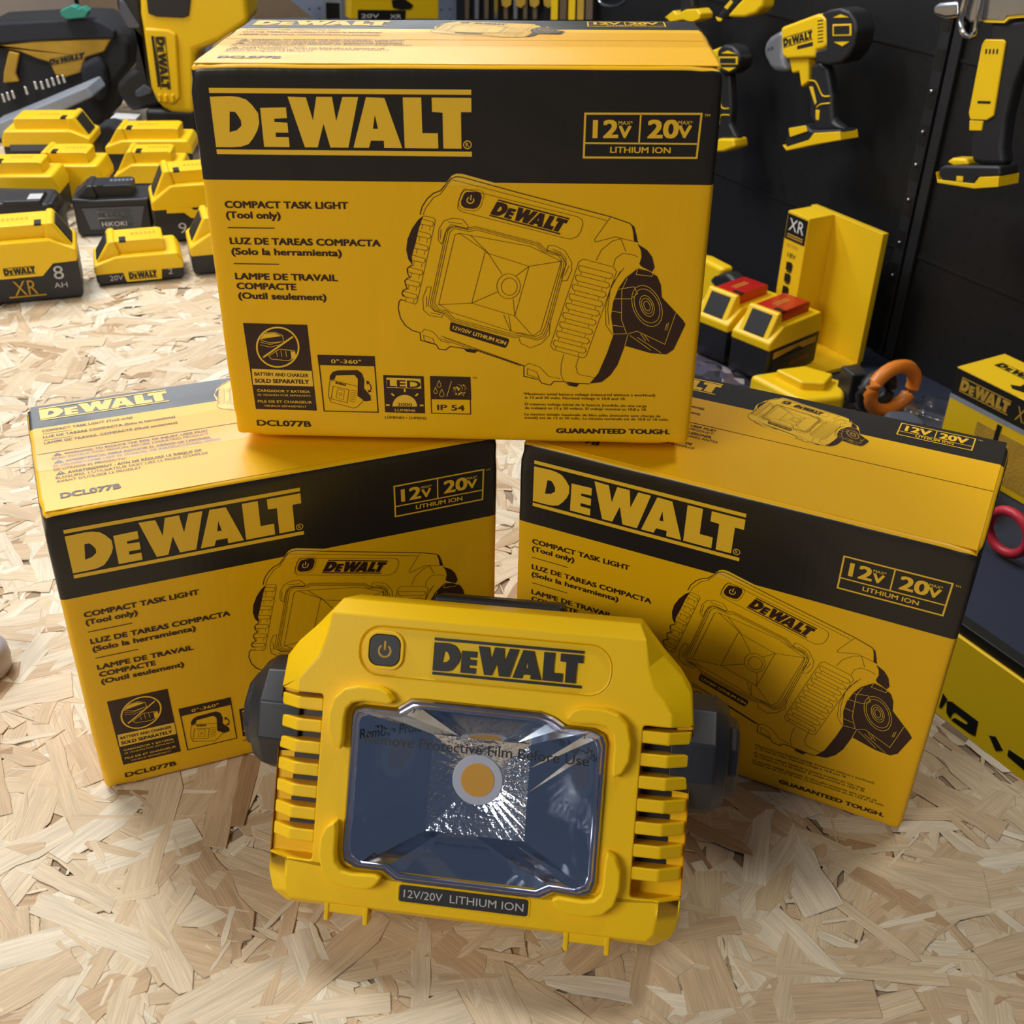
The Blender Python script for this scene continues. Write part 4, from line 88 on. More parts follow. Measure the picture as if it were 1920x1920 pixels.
# ---------------------------------------------------------------- mesh helpers
class MB:
    def __init__(s): s.v=[]; s.f=[]; s.m=[]; s.mats=[]
    def mi(s,k):
        if k not in s.mats: s.mats.append(k)
        return s.mats.index(k)
    def add(s,vs,fs,k):
        o=len(s.v); s.v+=[tuple(v) for v in vs]; i=s.mi(k)
        for f in fs: s.f.append([o+a for a in f]); s.m.append(i)
        return s
    def build(s,name,parent=None,bev=0,seg=2,smooth=True,recalc=True,angle=35):
        me=bpy.data.meshes.new(name); me.from_pydata(s.v,[],s.f)
        for k in s.mats: me.materials.append(M[k])
        me.polygons.foreach_set('material_index',s.m); me.update()
        if recalc:
            b=bmesh.new(); b.from_mesh(me); bmesh.ops.recalc_face_normals(b,faces=b.faces); b.to_mesh(me); b.free()
        o=bpy.data.objects.new(name,me); COL.objects.link(o)
        if parent: o.parent=parent
        if bev>0:
            md=o.modifiers.new('bevel','BEVEL'); md.width=bev; md.segments=seg; md.limit_method='ANGLE'; md.angle_limit=math.radians(30); md.use_clamp_overlap=True; md.harden_normals=smooth
        if smooth:
            me.polygons.foreach_set('use_smooth',[True]*len(me.polygons))
            me.set_sharp_from_angle(angle=math.radians(angle if bev==0 else 30))
        return o
def prism(P,a,b,fr=None):
    """outline P (2-D) between offsets a,b ; fr maps (x,y,t)->3-D"""
    fr=fr or (lambda x,y,t:(x,y,t)); n=len(P)
    vs=[fr(x,y,a) for x,y in P]+[fr(x,y,b) for x,y in P]
    return vs,[list(range(n))[::-1],list(range(n,2*n))]+[[i,(i+1)%n,n+(i+1)%n,n+i] for i in range(n)]
def box(x0,x1,y0,y1,z0,z1,fr=None): return prism([(x0,y0),(x1,y0),(x1,y1),(x0,y1)],z0,z1,fr)
def rrect(x0,x1,y0,y1,r,n=4):
    P=[]
    for cx,cy,a in ((x1-r,y0+r,-90),(x1-r,y1-r,0),(x0+r,y1-r,90),(x0+r,y0+r,180)):
        for i in range(n+1): t=math.radians(a+90*i/n); P.append((cx+r*math.cos(t),cy+r*math.sin(t)))
    return P
def loft(rings,cap=True):
    n=len(rings[0]); vs=[p for r in rings for p in r]; fs=[]
    for k in range(len(rings)-1):
        for i in range(n): j=(i+1)%n; fs.append([k*n+i,k*n+j,(k+1)*n+j,(k+1)*n+i])
    if cap: fs+= [list(range(n))[::-1],[(len(rings)-1)*n+i for i in range(n)]]
    return vs,fs
def ribbon(P,w,closed):
    """flat stroke of width w as quads (2-D)"""
    n=len(P); L=[]; R=[]
    for i in range(n):
        a=P[i-1] if (i>0 or closed) else P[i]; b=P[(i+1)%n] if (i<n-1 or closed) else P[i]
        p=P[i]
        d1=(p[0]-a[0],p[1]-a[1]); d2=(b[0]-p[0],b[1]-p[1])
        l1=math.hypot(*d1); l2=math.hypot(*d2)
        if l1<1e-9: d1,l1=d2,l2
        if l2<1e-9: d2,l2=d1,l1
        if l1<1e-9: L.append(p);R.append(p); continue
        n1=(-d1[1]/l1,d1[0]/l1); n2=(-d2[1]/l2,d2[0]/l2); mx,my=n1[0]+n2[0],n1[1]+n2[1]; q=mx*mx+my*my
        s=w/max(q,.35); L.append((p[0]+mx*s,p[1]+my*s)); R.append((p[0]-mx*s,p[1]-my*s))
    fs=[[i,(i+1)%n,n+(i+1)%n,n+i] for i in range(n if closed else n-1)]
    return L+R,fs
def tubev(path,r,n=8,closed=False):
    path=[Vector(p) for p in path]; m=len(path); rings=[]; up=Vector((.3,.2,1)).normalized()
    for i,p in enumerate(path):
        a=path[i-1] if i>0 or closed else path[i]; b=path[(i+1)%m] if i<m-1 or closed else path[i]
        d=(b-a).normalized(); u=d.cross(up); 
        if u.length<1e-3: u=d.cross(Vector((1,0,0)))
        u.normalize(); w=d.cross(u); rings.append([p+u*r*math.cos(2*PI*k/n)+w*r*math.sin(2*PI*k/n) for k in range(n)])
    vs=[q for g in rings for q in g]; fs=[]
    for i in range(m if closed else m-1):
        for k in range(n): j=(i+1)%m; fs.append([i*n+k,i*n+(k+1)%n,j*n+(k+1)%n,j*n+k])
    if not closed: fs+=[list(range(n))[::-1],[(m-1)*n+k for k in range(n)]]
    return vs,fs
def smoothpath(P,n=4):
    P=[Vector(p) for p in P]; out=[]
    for i in range(len(P)-1):
        p0=P[max(i-1,0)];p1=P[i];p2=P[i+1];p3=P[min(i+2,len(P)-1)]
        for k in range(n):
            t=k/n; out.append(.5*((2*p1)+(p2-p0)*t+(2*p0-5*p1+4*p2-p3)*t*t+(3*p1-p0-3*p2+p3)*t**3))
    out.append(P[-1]); return out
def ball(c,r,n=8):
    vs=[];fs=[]
    for i in range(n+1):
        for j in range(2*n):
            a=PI*i/n; b=PI*j/n; vs.append((c[0]+r*math.sin(a)*math.cos(b),c[1]+r*math.sin(a)*math.sin(b),c[2]+r*math.cos(a)))
    for i in range(n):
        for j in range(2*n): k=(j+1)%(2*n); fs.append([i*2*n+j,i*2*n+k,(i+1)*2*n+k,(i+1)*2*n+j])
    return vs,fs
TX={}
CAPH=[]
def glyphs(s,wt):
    if not CAPH: CAPH.append(.7); TX.clear(); g=glyphs('H',0)[0]; CAPH[0]=.7*max(v[1] for v in g); TX.clear()
    k=(s,wt)
    if k in TX: return TX[k]
    cu=bpy.data.curves.new('t','FONT'); cu.body=s; cu.size=1; cu.offset=[0,0,0,0,0][wt]; cu.resolution_u=3; cu.fill_mode='FRONT'
    o=bpy.data.objects.new('t',cu); COL.objects.link(o); bpy.context.view_layer.update()
    dg=bpy.context.evaluated_depsgraph_get(); me=bpy.data.meshes.new_from_object(o.evaluated_get(dg))
    vs=[(v.co.x,v.co.y) for v in me.vertices]; fs=[list(p.vertices) for p in me.polygons]
    bpy.data.objects.remove(o); bpy.data.meshes.remove(me); bpy.data.curves.remove(cu)
    x0=min(v[0] for v in vs); x1=max(v[0] for v in vs)
    TX[k]=([((x-x0)/(x1-x0),y/CAPH[0]) for x,y in vs],fs); return TX[k]
def text2(s,p0,p1,cap,wt=1,skew=0):
    vs,fs=glyphs(s,wt); ux,uy=p1[0]-p0[0],p1[1]-p0[1]; l=math.hypot(ux,uy); nx,ny=-uy/l*cap,ux/l*cap
    return [(p0[0]+ux*x+nx*y,p0[1]+uy*x+ny*y) for x,y in vs],fs
def logo2(O,U,V):
    out=[]
    for sh in LOGO:
        vs,fs=shape(sh); out.append(([(O[0]+U[0]*x+V[0]*y,O[1]+U[1]*x+V[1]*y) for x,y in vs],fs))
    return out
def shape(loops):
    L=[[Vector((p[0],p[1],0)) for p in lp] for lp in loops]; t=tessellate_polygon(L); flat=[p for lp in loops for p in lp]
    return flat,[list(x) for x in t]
def logo3(O,U,V,t0,t1):
    """raised letters: list of (verts(x,y,t),faces)"""
    out=[]
    for sh in LOGO:
        sh=[[(O[0]+U[0]*x+V[0]*y,O[1]+U[1]*x+V[1]*y) for x,y in lp] for lp in sh]
        flat,tri=shape(sh); n=len(flat); vs=[(x,y,t0) for x,y in flat]+[(x,y,t1) for x,y in flat]; fs=[[a+n for a in f] for f in tri]
        o=0
        for lp in sh:
            m=len(lp)
            for i in range(m): fs.append([o+i,o+(i+1)%m,n+o+(i+1)%m,n+o+i])
            o+=m
        out.append((vs,fs))
    return out
def art(mb,A,fr,scale=.001,affine=None,lift=0.,keep=None,dl=.00006,cols=('K','YI')):
    af=affine or (lambda p:p); ws=1 if affine is None else .47
    def put(vs,fs,col,l):
        vs=[af(p) for p in vs]
        if keep and not keep(sum(p[1] for p in vs)/max(1,len(vs))): return
        t=.00012+lift+l*dl; mb.add([fr(x*scale,y*scale,t) for x,y in vs],fs,cols[0] if col=='K' else cols[1])
    for col,l,loops in A['fills']: vs,fs=shape(loops); put(vs,fs,col,l)
    for col,l,w,cl,pts in A['lines']: vs,fs=ribbon(pts,w*(1.0 if affine is None else 1.3),cl); put(vs,fs,col,l)
    for col,l,s,p0,p1,cap,wt in A['texts']:
        vs,fs=text2(s,p0,p1,cap,wt); L=math.hypot(p1[0]-p0[0],p1[1]-p0[1]); ux,uy=(p1[0]-p0[0])/L,(p1[1]-p0[1])/L
        for k,(q,qy) in enumerate([[(0,0)],[(-.015,0),(.015,0)],[(-.035,-.02),(.035,-.02),(-.035,.02),(.035,.02)],[(-.06,-.035),(.06,-.035),(0,0),(-.06,.035),(.06,.035)],[(-.09,-.04),(.09,-.04),(0,0),(-.09,.04),(.09,.04)]][wt]):
            d=q*cap; dy=qy*cap
            put([(x+d*ux-dy*uy,y+d*uy+dy*ux) for x,y in vs],fs,col,l+k*.13)
    for col,l,O,U,V in A['logos']:
        for vs,fs in logo2(O,U,V): put(vs,fs,col,l)
def empty(name,loc=(0,0,0),rz=0,label=None,cat=None,group=None):
    o=bpy.data.objects.new(name,None); COL.objects.link(o); o.location=loc; o.rotation_euler=(0,0,rz); o.empty_display_size=.02
    tag(o,label,cat,group); return o
def tag(o,label=None,cat=None,group=None,kind=None):
    if label: o['label']=label
    if cat: o['category']=cat
    if group: o['group']=group
    if kind: o['kind']=kind
    return o
# ---------------------------------------------------------------- frames
EV=Vector((-.485,.875,0)).normalized(); NV=Vector((EV.y,-EV.x,0))     # along / towards the black wall
W,H,D=.300,.23288,.15580
# ---------------------------------------------------------------- cartons
def smoothnoise(p,s): 
    from mathutils import noise
    return noise.noise(Vector(p)*s)
def carton_body(name,parent,seed):
    mb=MB(); r=.0032
    xs=sorted(set([0,.0012,.0032,.007,.012,.02,.03]+[i*W/14 for i in range(2,13)]+[W-a for a in (0,.0012,.0032,.007,.012,.02,.03)]))
    ys=sorted(set([0,.0012,.0032,.007,.012,.02]+[.04,.06,.08,.1,.1175,.13]+[D-a for a in (0,.0012,.0032,.007,.012)]))
    zs=sorted(set([0,.0012,.0032,.007,.012,.02,.03,.05,.07,.09,.11,.13,.15,.1692,.19,.205,.218]+[H-a for a in (0,.0012,.0032,.007)]))
    def rd(p):
        q=[min(max(p[i],r),(W,D,H)[i]-r) for i in range(3)]; d=Vector(p)-Vector(q)
        P=Vector(q)+(d.normalized()*r if d.length>1e-9 else d)
        dc=math.sqrt(sum(min(p[i],(W,D,H)[i]-p[i])**2 for i in range(3)))
        de=sorted([min(p[i],(W,D,H)[i]-p[i]) for i in range(3)])
        a=max(0,1-dc/.022)**1.3*.0042 + (max(0,1-de[1]/.012))*.0007
        if a>0:
            c=Vector((W/2,D/2,H/2)); k=.55+.9*smoothnoise(P+Vector((seed,0,0)),95)
            P=P+(c-P).normalized()*a*k
        return P
    def grid(A,B,f,mfun):
        vs=[rd(f(a,b)) for b in B for a in A]; n=len(A)
        for j in range(len(B)-1):
            for i in range(n-1):
                k=mfun((A[i]+A[i+1])/2,(B[j]+B[j+1])/2); pass
        for k in ('Y','KB'):
            fs=[[j*n+i,j*n+i+1,(j+1)*n+i+1,(j+1)*n+i] for j in range(len(B)-1) for i in range(n-1) if mfun((A[i]+A[i+1])/2,(B[j]+B[j+1])/2)==k]
            if fs: mb.add(vs,fs,k)
    band=lambda a,b:'KB' if .1692<b<H-.0012 else 'Y'
    grid(xs,zs,lambda a,b:(a,0,b),band); grid(xs,zs,lambda a,b:(a,D,b),band); grid(ys,zs,lambda a,b:(0,a,b),band); grid(ys,zs,lambda a,b:(W,a,b),band)
    grid(xs,ys,lambda a,b:(a,b,H),lambda a,b:'KB' if b>.1175 else 'Y'); grid(xs,ys,lambda a,b:(a,b,0),lambda a,b:'Y')
    # weld
    me=bpy.data.meshes.new(name); me.from_pydata(mb.v,[],mb.f); me.polygons.foreach_set('material_index',mb.m)
    b=bmesh.new(); b.from_mesh(me); bmesh.ops.remove_doubles(b,verts=b.verts,dist=1e-5); bmesh.ops.recalc_face_normals(b,faces=b.faces)
    vs=[tuple(v.co) for v in b.verts]; b.verts.ensure_lookup_table(); b.verts.index_update(); fs=[[v.index for v in f.verts] for f in b.faces]; ms=[f.material_index for f in b.faces]; b.free()
    m2=MB(); m2.mats=list(mb.mats); m2.v=vs; m2.f=fs; m2.m=ms; nb=len(fs)
    F=lambda x,z,t:(x,-t,z)
    art(m2,FRONT_ART,F); art(m2,DRAWING,F); m2.add([(.004,.0783,H+.00008),(W-.004,.0783,H+.00008),(W-.004,.0798,H+.00008),(.004,.0798,H+.00008)],[[0,1,2,3]],'K')
    o=m2.build(name,parent,recalc=False,smooth=False)
    sm=[i<nb for i in range(len(m2.f))]; o.data.polygons.foreach_set('use_smooth',sm); return o
def carton_flap(parent,y0,y1,back):
    mb=MB(); a=.0036; t0=H-.0002; t1=H+.0003
    if back:
        mb.add(*box(a,W-a,y0,.1175,t0,t1),'Y'); mb.add(*box(a,W-a,.1175,y1,t0,t1),'KB')
    else: mb.add(*box(a,W-a,y0,y1,t0,t1),'Y')
    keep=(lambda y:y>79) if back else (lambda y:y<=79)
    F=lambda x,y,t:(x,y,t1+t)
    art(mb,TOP_ART,F,keep=keep)
    if back:
        af=lambda p:(p[0]*TOPM[0][0]+p[1]*TOPM[1][0]+TOPM[2][0], p[0]*TOPM[0][1]+p[1]*TOPM[1][1]+TOPM[2][1])
        D2=dict(DRAWING); art(mb,D2,F,affine=af,lift=.00005)
    return mb.build('flap',parent,recalc=False,smooth=False)
def place(o,loc,rot): o.location=loc; o.rotation_euler=rot
c1=empty('carton',label='yellow and black task light carton standing upright on top of the other two cartons',cat='carton',group='task light cartons')
carton_body('carton_body',c1,1.3); carton_flap(c1,.0036,.0784,False); carton_flap(c1,.0796,D-.0036,True)
tp=MB(); P=[(-.0004,.056),(W+.0004,.056),(W+.0004,.104),(-.0004,.104)]
tv=[(0.0006-.001,.055,H-.045),(-.0004,.055,H-.004),(.002,.055,H+.0009),(W-.002,.055,H+.0009),(W+.0004,.055,H-.004),(W+.0004,.055,H-.045)]
tp.add(tv+[(x,.104,z) for x,y,z in tv],[[i,i+1,7+i,6+i] for i in range(5)],'tape'); tp.build('packing_tape',c1,recalc=False,smooth=False)
def copy_tree(o,parent=None):
    c=o.copy(); COL.objects.link(c); c.parent=parent
    for ch in list(o.children):
        copy_tree(ch,c)
    return c
c2=copy_tree(c1); c3=copy_tree(c1)
c2['label']='left carton standing on the chipboard, its top lettering visible, under the top carton'
c3['label']='right carton standing on the chipboard beside the board edge, under the top carton'
def eulmat(rx,ry,rz): return Matrix.Rotation(rz,4,'Z')@Matrix.Rotation(ry,4,'Y')@Matrix.Rotation(rx,4,'X')
TZ=.0012
for ch in list(c3.children):
    if ch.name.startswith('packing_tape'): bpy.data.objects.remove(ch)
place(c1,(-.16800,.69000,H+.00732+TZ),(-.01631,-.01564,-.04681))
place(c2,(-.27107,.59899,TZ),(0,0,.37634)); place(c3,(.02193,.70300,TZ),(0,0,-.45968))
# ---------------------------------------------------------------- task light
RL=eulmat(1.00623792,-.02246179,-.1528970); 
LAMP=empty('task_light',label='yellow compact work light leaning back on the chipboard in front of the cartons',cat='work light')
LAMP.matrix_world=Matrix.Translation((-.010943,.447056,.0365))@RL
mmv=lambda L,t:[(x*.001,y*.001,t*.001) for x,y in L]
def mir(P): return P+[(-x,y) for x,y in P[::-1]]
P0=mir([(94,187.6),(96,172),(100,160),(106,153),(111.5,146),(111.3,36),(111.3,24),(110.5,17),(107,13),(60,12.8)][::-1])
P1=mir([(90,196),(105,178.5),(116,167.5),(122.5,158),(124.8,139),(125.4,36),(125,24),(122,13.5),(112,7.3),(60,7.5)][::-1])
P2=mir([(86,193),(101,176),(112,165),(118,156),(120,138),(120.5,38),(119,26),(115,17),(106,13),(60,13)][::-1])
hb=MB(); hb.add(*loft([mmv(P2,-60),mmv(P1,-50),mmv(P1,-12),mmv([(x*.995,y) for x,y in P1],-10.5),mmv(P0,0)]),'yel')
house=hb.build('housing',LAMP,smooth=False)
cutters=[]
def cutter(P,a,b):
    m=MB(); m.add(*prism([(x*.001,y*.001) for x,y in P],a*.001,b*.001),'yel'); o=m.build('cut'); o.matrix_world=LAMP.matrix_world; cutters.append(o)
LENS=[(-76.3,128),(-75,132),(-70,134),(-50,134),(-41,140.3),(-33,140.8),(36,140.3),(44,138),(51,133.8),(68,133.6),(74,131),(76,126),(76,44),(74,38),(68,35),(52,35.6),(44,31),(-43,31.2),(-51,36.5),(-68,36.5),(-75,40),(-76.3,46)]
def ins(P,s,cx=0,cy=85.5): return [(cx+(x-cx)*s,cy+(y-cy)*(s-(1-s)*.35)) for x,y in P]
cutter(ins(LENS,1.0),-46,5)
cutter(rrect(95.5,140,37,138,2),-15,6); cutter(rrect(-140,-95.5,37,138,2),-15,6)
PILL=rrect(-75,75,152.5,181.8,13,6)
cutter(PILL,-.9,3)
for c in cutters:
    md=house.modifiers.new('b','BOOLEAN'); md.operation='DIFFERENCE'; md.object=c; md.solver='EXACT'
bpy.context.view_layer.update(); dg=bpy.context.evaluated_depsgraph_get()
nm=bpy.data.meshes.new_from_object(house.evaluated_get(dg)); house.modifiers.clear(); old=house.data; house.data=nm; nm.name='housing'
for c in cutters: bpy.data.objects.remove(c)
if len(nm.materials)==0: nm.materials.append(M['yel'])
nm.polygons.foreach_set('use_smooth',[True]*len(nm.polygons)); nm.set_sharp_from_angle(angle=math.radians(24))
md=house.modifiers.new('bevel','BEVEL'); md.width=.0011; md.segments=3; md.limit_method='ANGLE'; md.angle_limit=math.radians(28); md.use_clamp_overlap=False; md.harden_normals=True
def LP(name,prims,key,bev=0,parent=None,**k):
    m=MB()
    for (P,a,b) in prims: m.add(*prism([(x*.001,y*.001) for x,y in P],a*.001,b*.001),key)
    return m.build(name,parent or LAMP,bev=bev*.001,**k)
# recess wall of the reflector pocket (dark)
for s in (-1,1):
    slot=[]
    for yc in (132.9,119.4,106.4,93,79.3,66,52.4)[:7]:
        y=yc+2.2; xa,xb=sorted((s*97,s*115)); slot.append((rrect(xa,xb,y,y+3.4,.6,2),-15.2,-14.2))
    LP('vent_slots',slot,'ink',smooth=False)
    for yc in (132.0,118.6,105.4,92.1,78.7,65.4,52):
        m=MB(); R=[(95.2,-.6),(110.8,-.6),(123.6,-10.5),(124.6,-15.5),(108,-16.5),(95.2,-16.5)]
        m.add(*prism([(s*x*.001,t*.001) for x,t in R],(yc-4.3)*.001,(yc+3.2)*.001,lambda x,t,y:(x,y,t)),'yel'); m.build('grille_rib',LAMP,bev=.0011,seg=3)
# corner guards
G=[(-80.5,107),(-86,110.5),(-89.3,118),(-89.6,128),(-87,138),(-81,144),(-72,146.4),(-60,146.2),(-54.5,144),(-50.5,138.6),(-54.5,136.6),(-69,137.3),(-75,136),(-78.6,132),(-79.6,126),(-79.6,113)]
for sx in (1,-1):
    for sy in (1,-1):
        g=LP('corner_guard',[([(sx*x,y if sy>0 else 171.6-y) for x,y in G],-1.5,8.5)],'yel',bev=1.6,seg=2)
# lens stack
lr=MB()
def ring2(A,B,ta,tb):
    n=len(A); return mmv(A,ta)+mmv(B,tb),[[i,(i+1)%n,n+(i+1)%n,n+i] for i in range(n)]
for A,B,ta,tb in ((LENS,LENS,-2,2.5),(LENS,ins(LENS,.985),2.5,4.2),(ins(LENS,.985),ins(LENS,.965),4.2,4.2),(ins(LENS,.965),ins(LENS,.955),4.2,5.2),(ins(LENS,.955),ins(LENS,.935),5.2,5.2),(ins(LENS,.935),ins(LENS,.93),5.2,4)):
    lr.add(*ring2(A,B,ta,tb),'rim')
lr.build('lens_rim',LAMP,recalc=True,angle=50)
lg=MB(); q=ins(LENS,.935); lg.add(mmv(q,4.6),[list(range(len(q)))],'glass'); lens=lg.build('lens_cover',LAMP,recalc=False,smooth=False)
ft=MB(); vs,fs=text2('Remove Protective Film Before Use',(-67,112.2),(66,112.2),6.0,0); ft.add([(x*.001,y*.001,.0049) for x,y in vs],fs,'ink'); ft.add([(x*.001+.00022,y*.001,.00492) for x,y in vs],fs,'ink'); tag(ft.build('film_print',lens,recalc=False,smooth=False),'dark small lettering printed on the protective film')
rf=MB(); IQ=[(-30.5,116.5),(29.5,116.5),(30,57),(-31,57)]; lo=ins(LENS,.972)
LQ={'t':lo[2:10],'r':lo[9:15],'b':lo[13:20],'l':lo[19:]+lo[:3]}
def face_fan(outer,a,b,t0,t1,key):
    n=len(outer); inner=[(a[0]+(b[0]-a[0])*i/(n-1),a[1]+(b[1]-a[1])*i/(n-1)) for i in range(n)]
    rf.add(mmv(outer,t0)+mmv(inner,t1),[[i,i+1,n+i+1,n+i] for i in range(n-1)],key)
face_fan([lo[2]]+lo[3:10],IQ[0],IQ[1],2,-21,'chrome'); face_fan(lo[9:14],IQ[1],IQ[2],2,-21,'chrome'); face_fan(lo[13:20],IQ[2],IQ[3],2,-21,'chrome'); face_fan(lo[19:]+lo[:3],IQ[3],IQ[0],2,-21,'chrome')
refl=rf.build('reflector',LAMP,recalc=False,smooth=False)
ri=MB(); cc=(-2,90); N=8
for k in range(4):
    a,b=IQ[k],IQ[(k+1)%4]
    outer=[(a[0]+(b[0]-a[0])*i/N,a[1]+(b[1]-a[1])*i/N) for i in range(N+1)]
    aa=math.atan2(a[1]-cc[1],a[0]-cc[0]); bb=math.atan2(b[1]-cc[1],b[0]-cc[0])
    if bb>aa: bb-=2*PI
    inner=[(cc[0]+15*math.cos(aa+(bb-aa)*i/N),cc[1]+15*math.sin(aa+(bb-aa)*i/N)) for i in range(N+1)]
    ri.add(mmv(outer,-21)+mmv(inner,-28),[[i,i+1,N+1+i+1,N+1+i] for i in range(N)],'chrome2')
ri.build('inner_reflector',refl,recalc=False,smooth=False)
circ=lambda c,r,n=40:[(c[0]+r*math.cos(2*PI*i/n),c[1]+r*math.sin(2*PI*i/n)) for i in range(n)]
led=LP('led_module',[(circ(cc,15.6),-32,-27)],'ledr',bev=.6); LP('led_chip',[(circ(cc,10.3),-28,-26.6)],'leds',parent=led)
# button
ring=MB(); A=rrect(-71.5,-48.3,156.2,179.4,8,6); B=rrect(-69.3,-50.3,158.4,177.2,6,6)
for a,b,ta,tb in ((A,A,-1.2,.4),(A,ins(A,.975,-59.8,167.8),.4,1.2),(ins(A,.975,-59.8,167.8),ins(B,1.03,-59.8,167.8),1.2,1.2),(ins(B,1.03,-59.8,167.8),B,1.2,-1.0)): ring.add(*ring2(a,b,ta,tb),'yel')
ring.build('button_surround',LAMP,angle=60)
btn=LP('power_button',[(rrect(-69.2,-50.4,158.5,177.1,6,6),-1.2,.6)],'plate',bev=.5)
ic=MB(); c0=(-59.8,167.4); arc=[(c0[0]+3.6*math.sin(a),c0[1]-3.6*math.cos(a)) for a in [math.radians(-145+290*i/22) for i in range(23)]]
for vs,fs in (ribbon(arc,1.15,0),ribbon([(c0[0],c0[1]+.6),(c0[0],c0[1]+6)],1.2,0)): ic.add([(x*.001,y*.001,.0007) for x,y in vs],fs,'gold')
ic.build('power_symbol',btn,recalc=False,smooth=False)
lo_=MB()
for vs,fs in logo3((-30.3,156.0),(88.4,0),(0,22),-1,.25): lo_.add([(x*.001,y*.001,t*.001) for x,y,t in vs],fs,'ink')
lo_.build('brand_lettering',LAMP,smooth=False)
pl=LP('voltage_plate',[(rrect(-40.3,37.3,18.9,29.0,1.6,3),-.3,.35)],'plate',bev=.2)
pt=MB()
for s,a,b,cap,w in (('12V/20V',(-37.5,21.6),(-14,21.6),4.6,2),('LITHIUM ION',(-9.5,21.6),(34.5,21.6),4.6,4)):
    vs,fs=text2(s,a,b,cap,w); pt.add([(x*.001,y*.001,.00042) for x,y in vs],fs,'btext')
pt.build('plate_lettering',pl,recalc=False,smooth=False)
fr=MB(); 
for a,b,ta,tb in ((rrect(-42,39,17.4,30.5,2.6,3),rrect(-41,38,18.2,29.7,2.2,3),-.2,.6),(rrect(-41,38,18.2,29.7,2.2,3),rrect(-40.3,37.3,18.9,29.0,1.6,3),.6,.1)): fr.add(*ring2(a,b,ta,tb),'yel')
fr.build('plate_surround',LAMP,angle=60)
for s in (-1,1):
    def SX(x): return sorted((s*x[0],s*x[1]))
    m=MB()
    for x,y0,y1,a,b in (((59,86),5.8,13,-16,-3),((83.2,86.3),.6,14,-14,-2.2),((59,62.2),.6,14,-14,-2.2)):
        xa,xb=SX(x); m.add(*box(xa*.001,xb*.001,y0*.001,y1*.001,a*.001,b*.001),'yel')
    m.build('hook_bracket',LAMP,bev=.0009)
# knobs
for s in (-1,1):
    m=MB(); n=10; prof=[(112,36.4),(126,37.2),(138,36.5),(146,31),(147.5,25),(152,23.5),(153.6,19)]
    rings=[]
    for x,r in prof: rings.append([(s*x*.001,.117+r*.001*math.cos(2*PI*k/n),-.045+r*.001*math.sin(2*PI*k/n)) for k in range(n)])
    m.add(*loft(rings),'dark'); m.build('pivot_knob',LAMP,bev=.0012)
bh=MB(); Q=lambda sc,dy:[(x*sc,20+dy+(y-20)*sc*.97) for x,y in P2]
bh.add(*loft([mmv(Q(.97,0),-60),mmv(Q(.95,2),-80),mmv([(x*.85,24+(y-16)*.82) for x,y in P2],-91)]),'dark'); bh.build('rear_shell',LAMP,bev=.002)
hd=MB(); path=smoothpath([(-.117,.117,-.050),(-.112,.135,-.066),(-.104,.155,-.079),(-.092,.172,-.088),(-.065,.1825,-.091),(0,.184,-.091),(.065,.1825,-.091),(.092,.172,-.088),(.104,.155,-.079),(.112,.135,-.066),(.117,.117,-.050)],4)
hd.add(*tubev(path,.0085,10),'dark'); hd.build('carry_handle',LAMP,angle=60)
hg=MB(); hg.add(*box(-.046,.040,.182,.1985,-.098,-.070),'blk'); hg.build('handle_grip',LAMP,bev=.003)
# ---------------------------------------------------------------- items from outlines
def fr_wall(s,z,t): p=EV*s+NV*0; return p
def make(key,frame,T,sc=.001,matmap={}):
    """parts of an outline-built thing, T = parent"""
    out=[]
    for e in ITEMS[key]:
        if e[0]=='@logo':
            _,m,d,O,U,V=e; mb=MB()
            for vs,fs in logo2(O,U,V): mb.add([frame(x*sc,y*sc,d*sc) for x,y in vs],fs,m)
            out.append(mb.build('lettering',T,recalc=False,smooth=False))
        elif e[0]=='@text':
            _,m,d,s,a,b,cap,w=e; mb=MB(); vs,fs=text2(s,a,b,cap,w)
            if b[0]<a[0]: vs=text2(s,(0,0),(math.hypot(b[0]-a[0],b[1]-a[1]),0),cap,w)[0]; L=math.hypot(b[0]-a[0],b[1]-a[1]); vs=[(a[0]+(b[0]-a[0])*x/L,a[1]+(b[1]-a[1])*x/L+y) for x,y in vs]
            mb.add([frame(x*sc,y*sc,d*sc) for x,y in vs],fs,m); out.append(mb.build('lettering',T,recalc=False,smooth=False))
        elif e[0].startswith('@tube'):
            _,m,r,d,cl,pts=e; mb=MB(); mb.add(*tubev(smoothpath([frame(x*sc,y*sc,d*sc) for x,y in pts],3),r*sc,6),m); out.append(mb.build(e[0][6:],T,angle=60))
        else:
            nm,m,a,b,bev,pts=e; mb=MB(); mb.add(*prism([(x*sc,y*sc) for x,y in pts],a*sc,b*sc,frame),matmap.get(m,m)); out.append(mb.build(nm,T,bev=bev*sc,seg=3))
    return out
def wallframe(nk): return lambda s,z,t: tuple(EV*s+NV*(nk-t*.5)+Vector((0,0,z)))
def yframe(y): return lambda x,z,t:(x,y-t,z)
def backframe(ek): return lambda n_,z,t: tuple(NV*n_+EV*(ek-t)+Vector((0,0,z)))
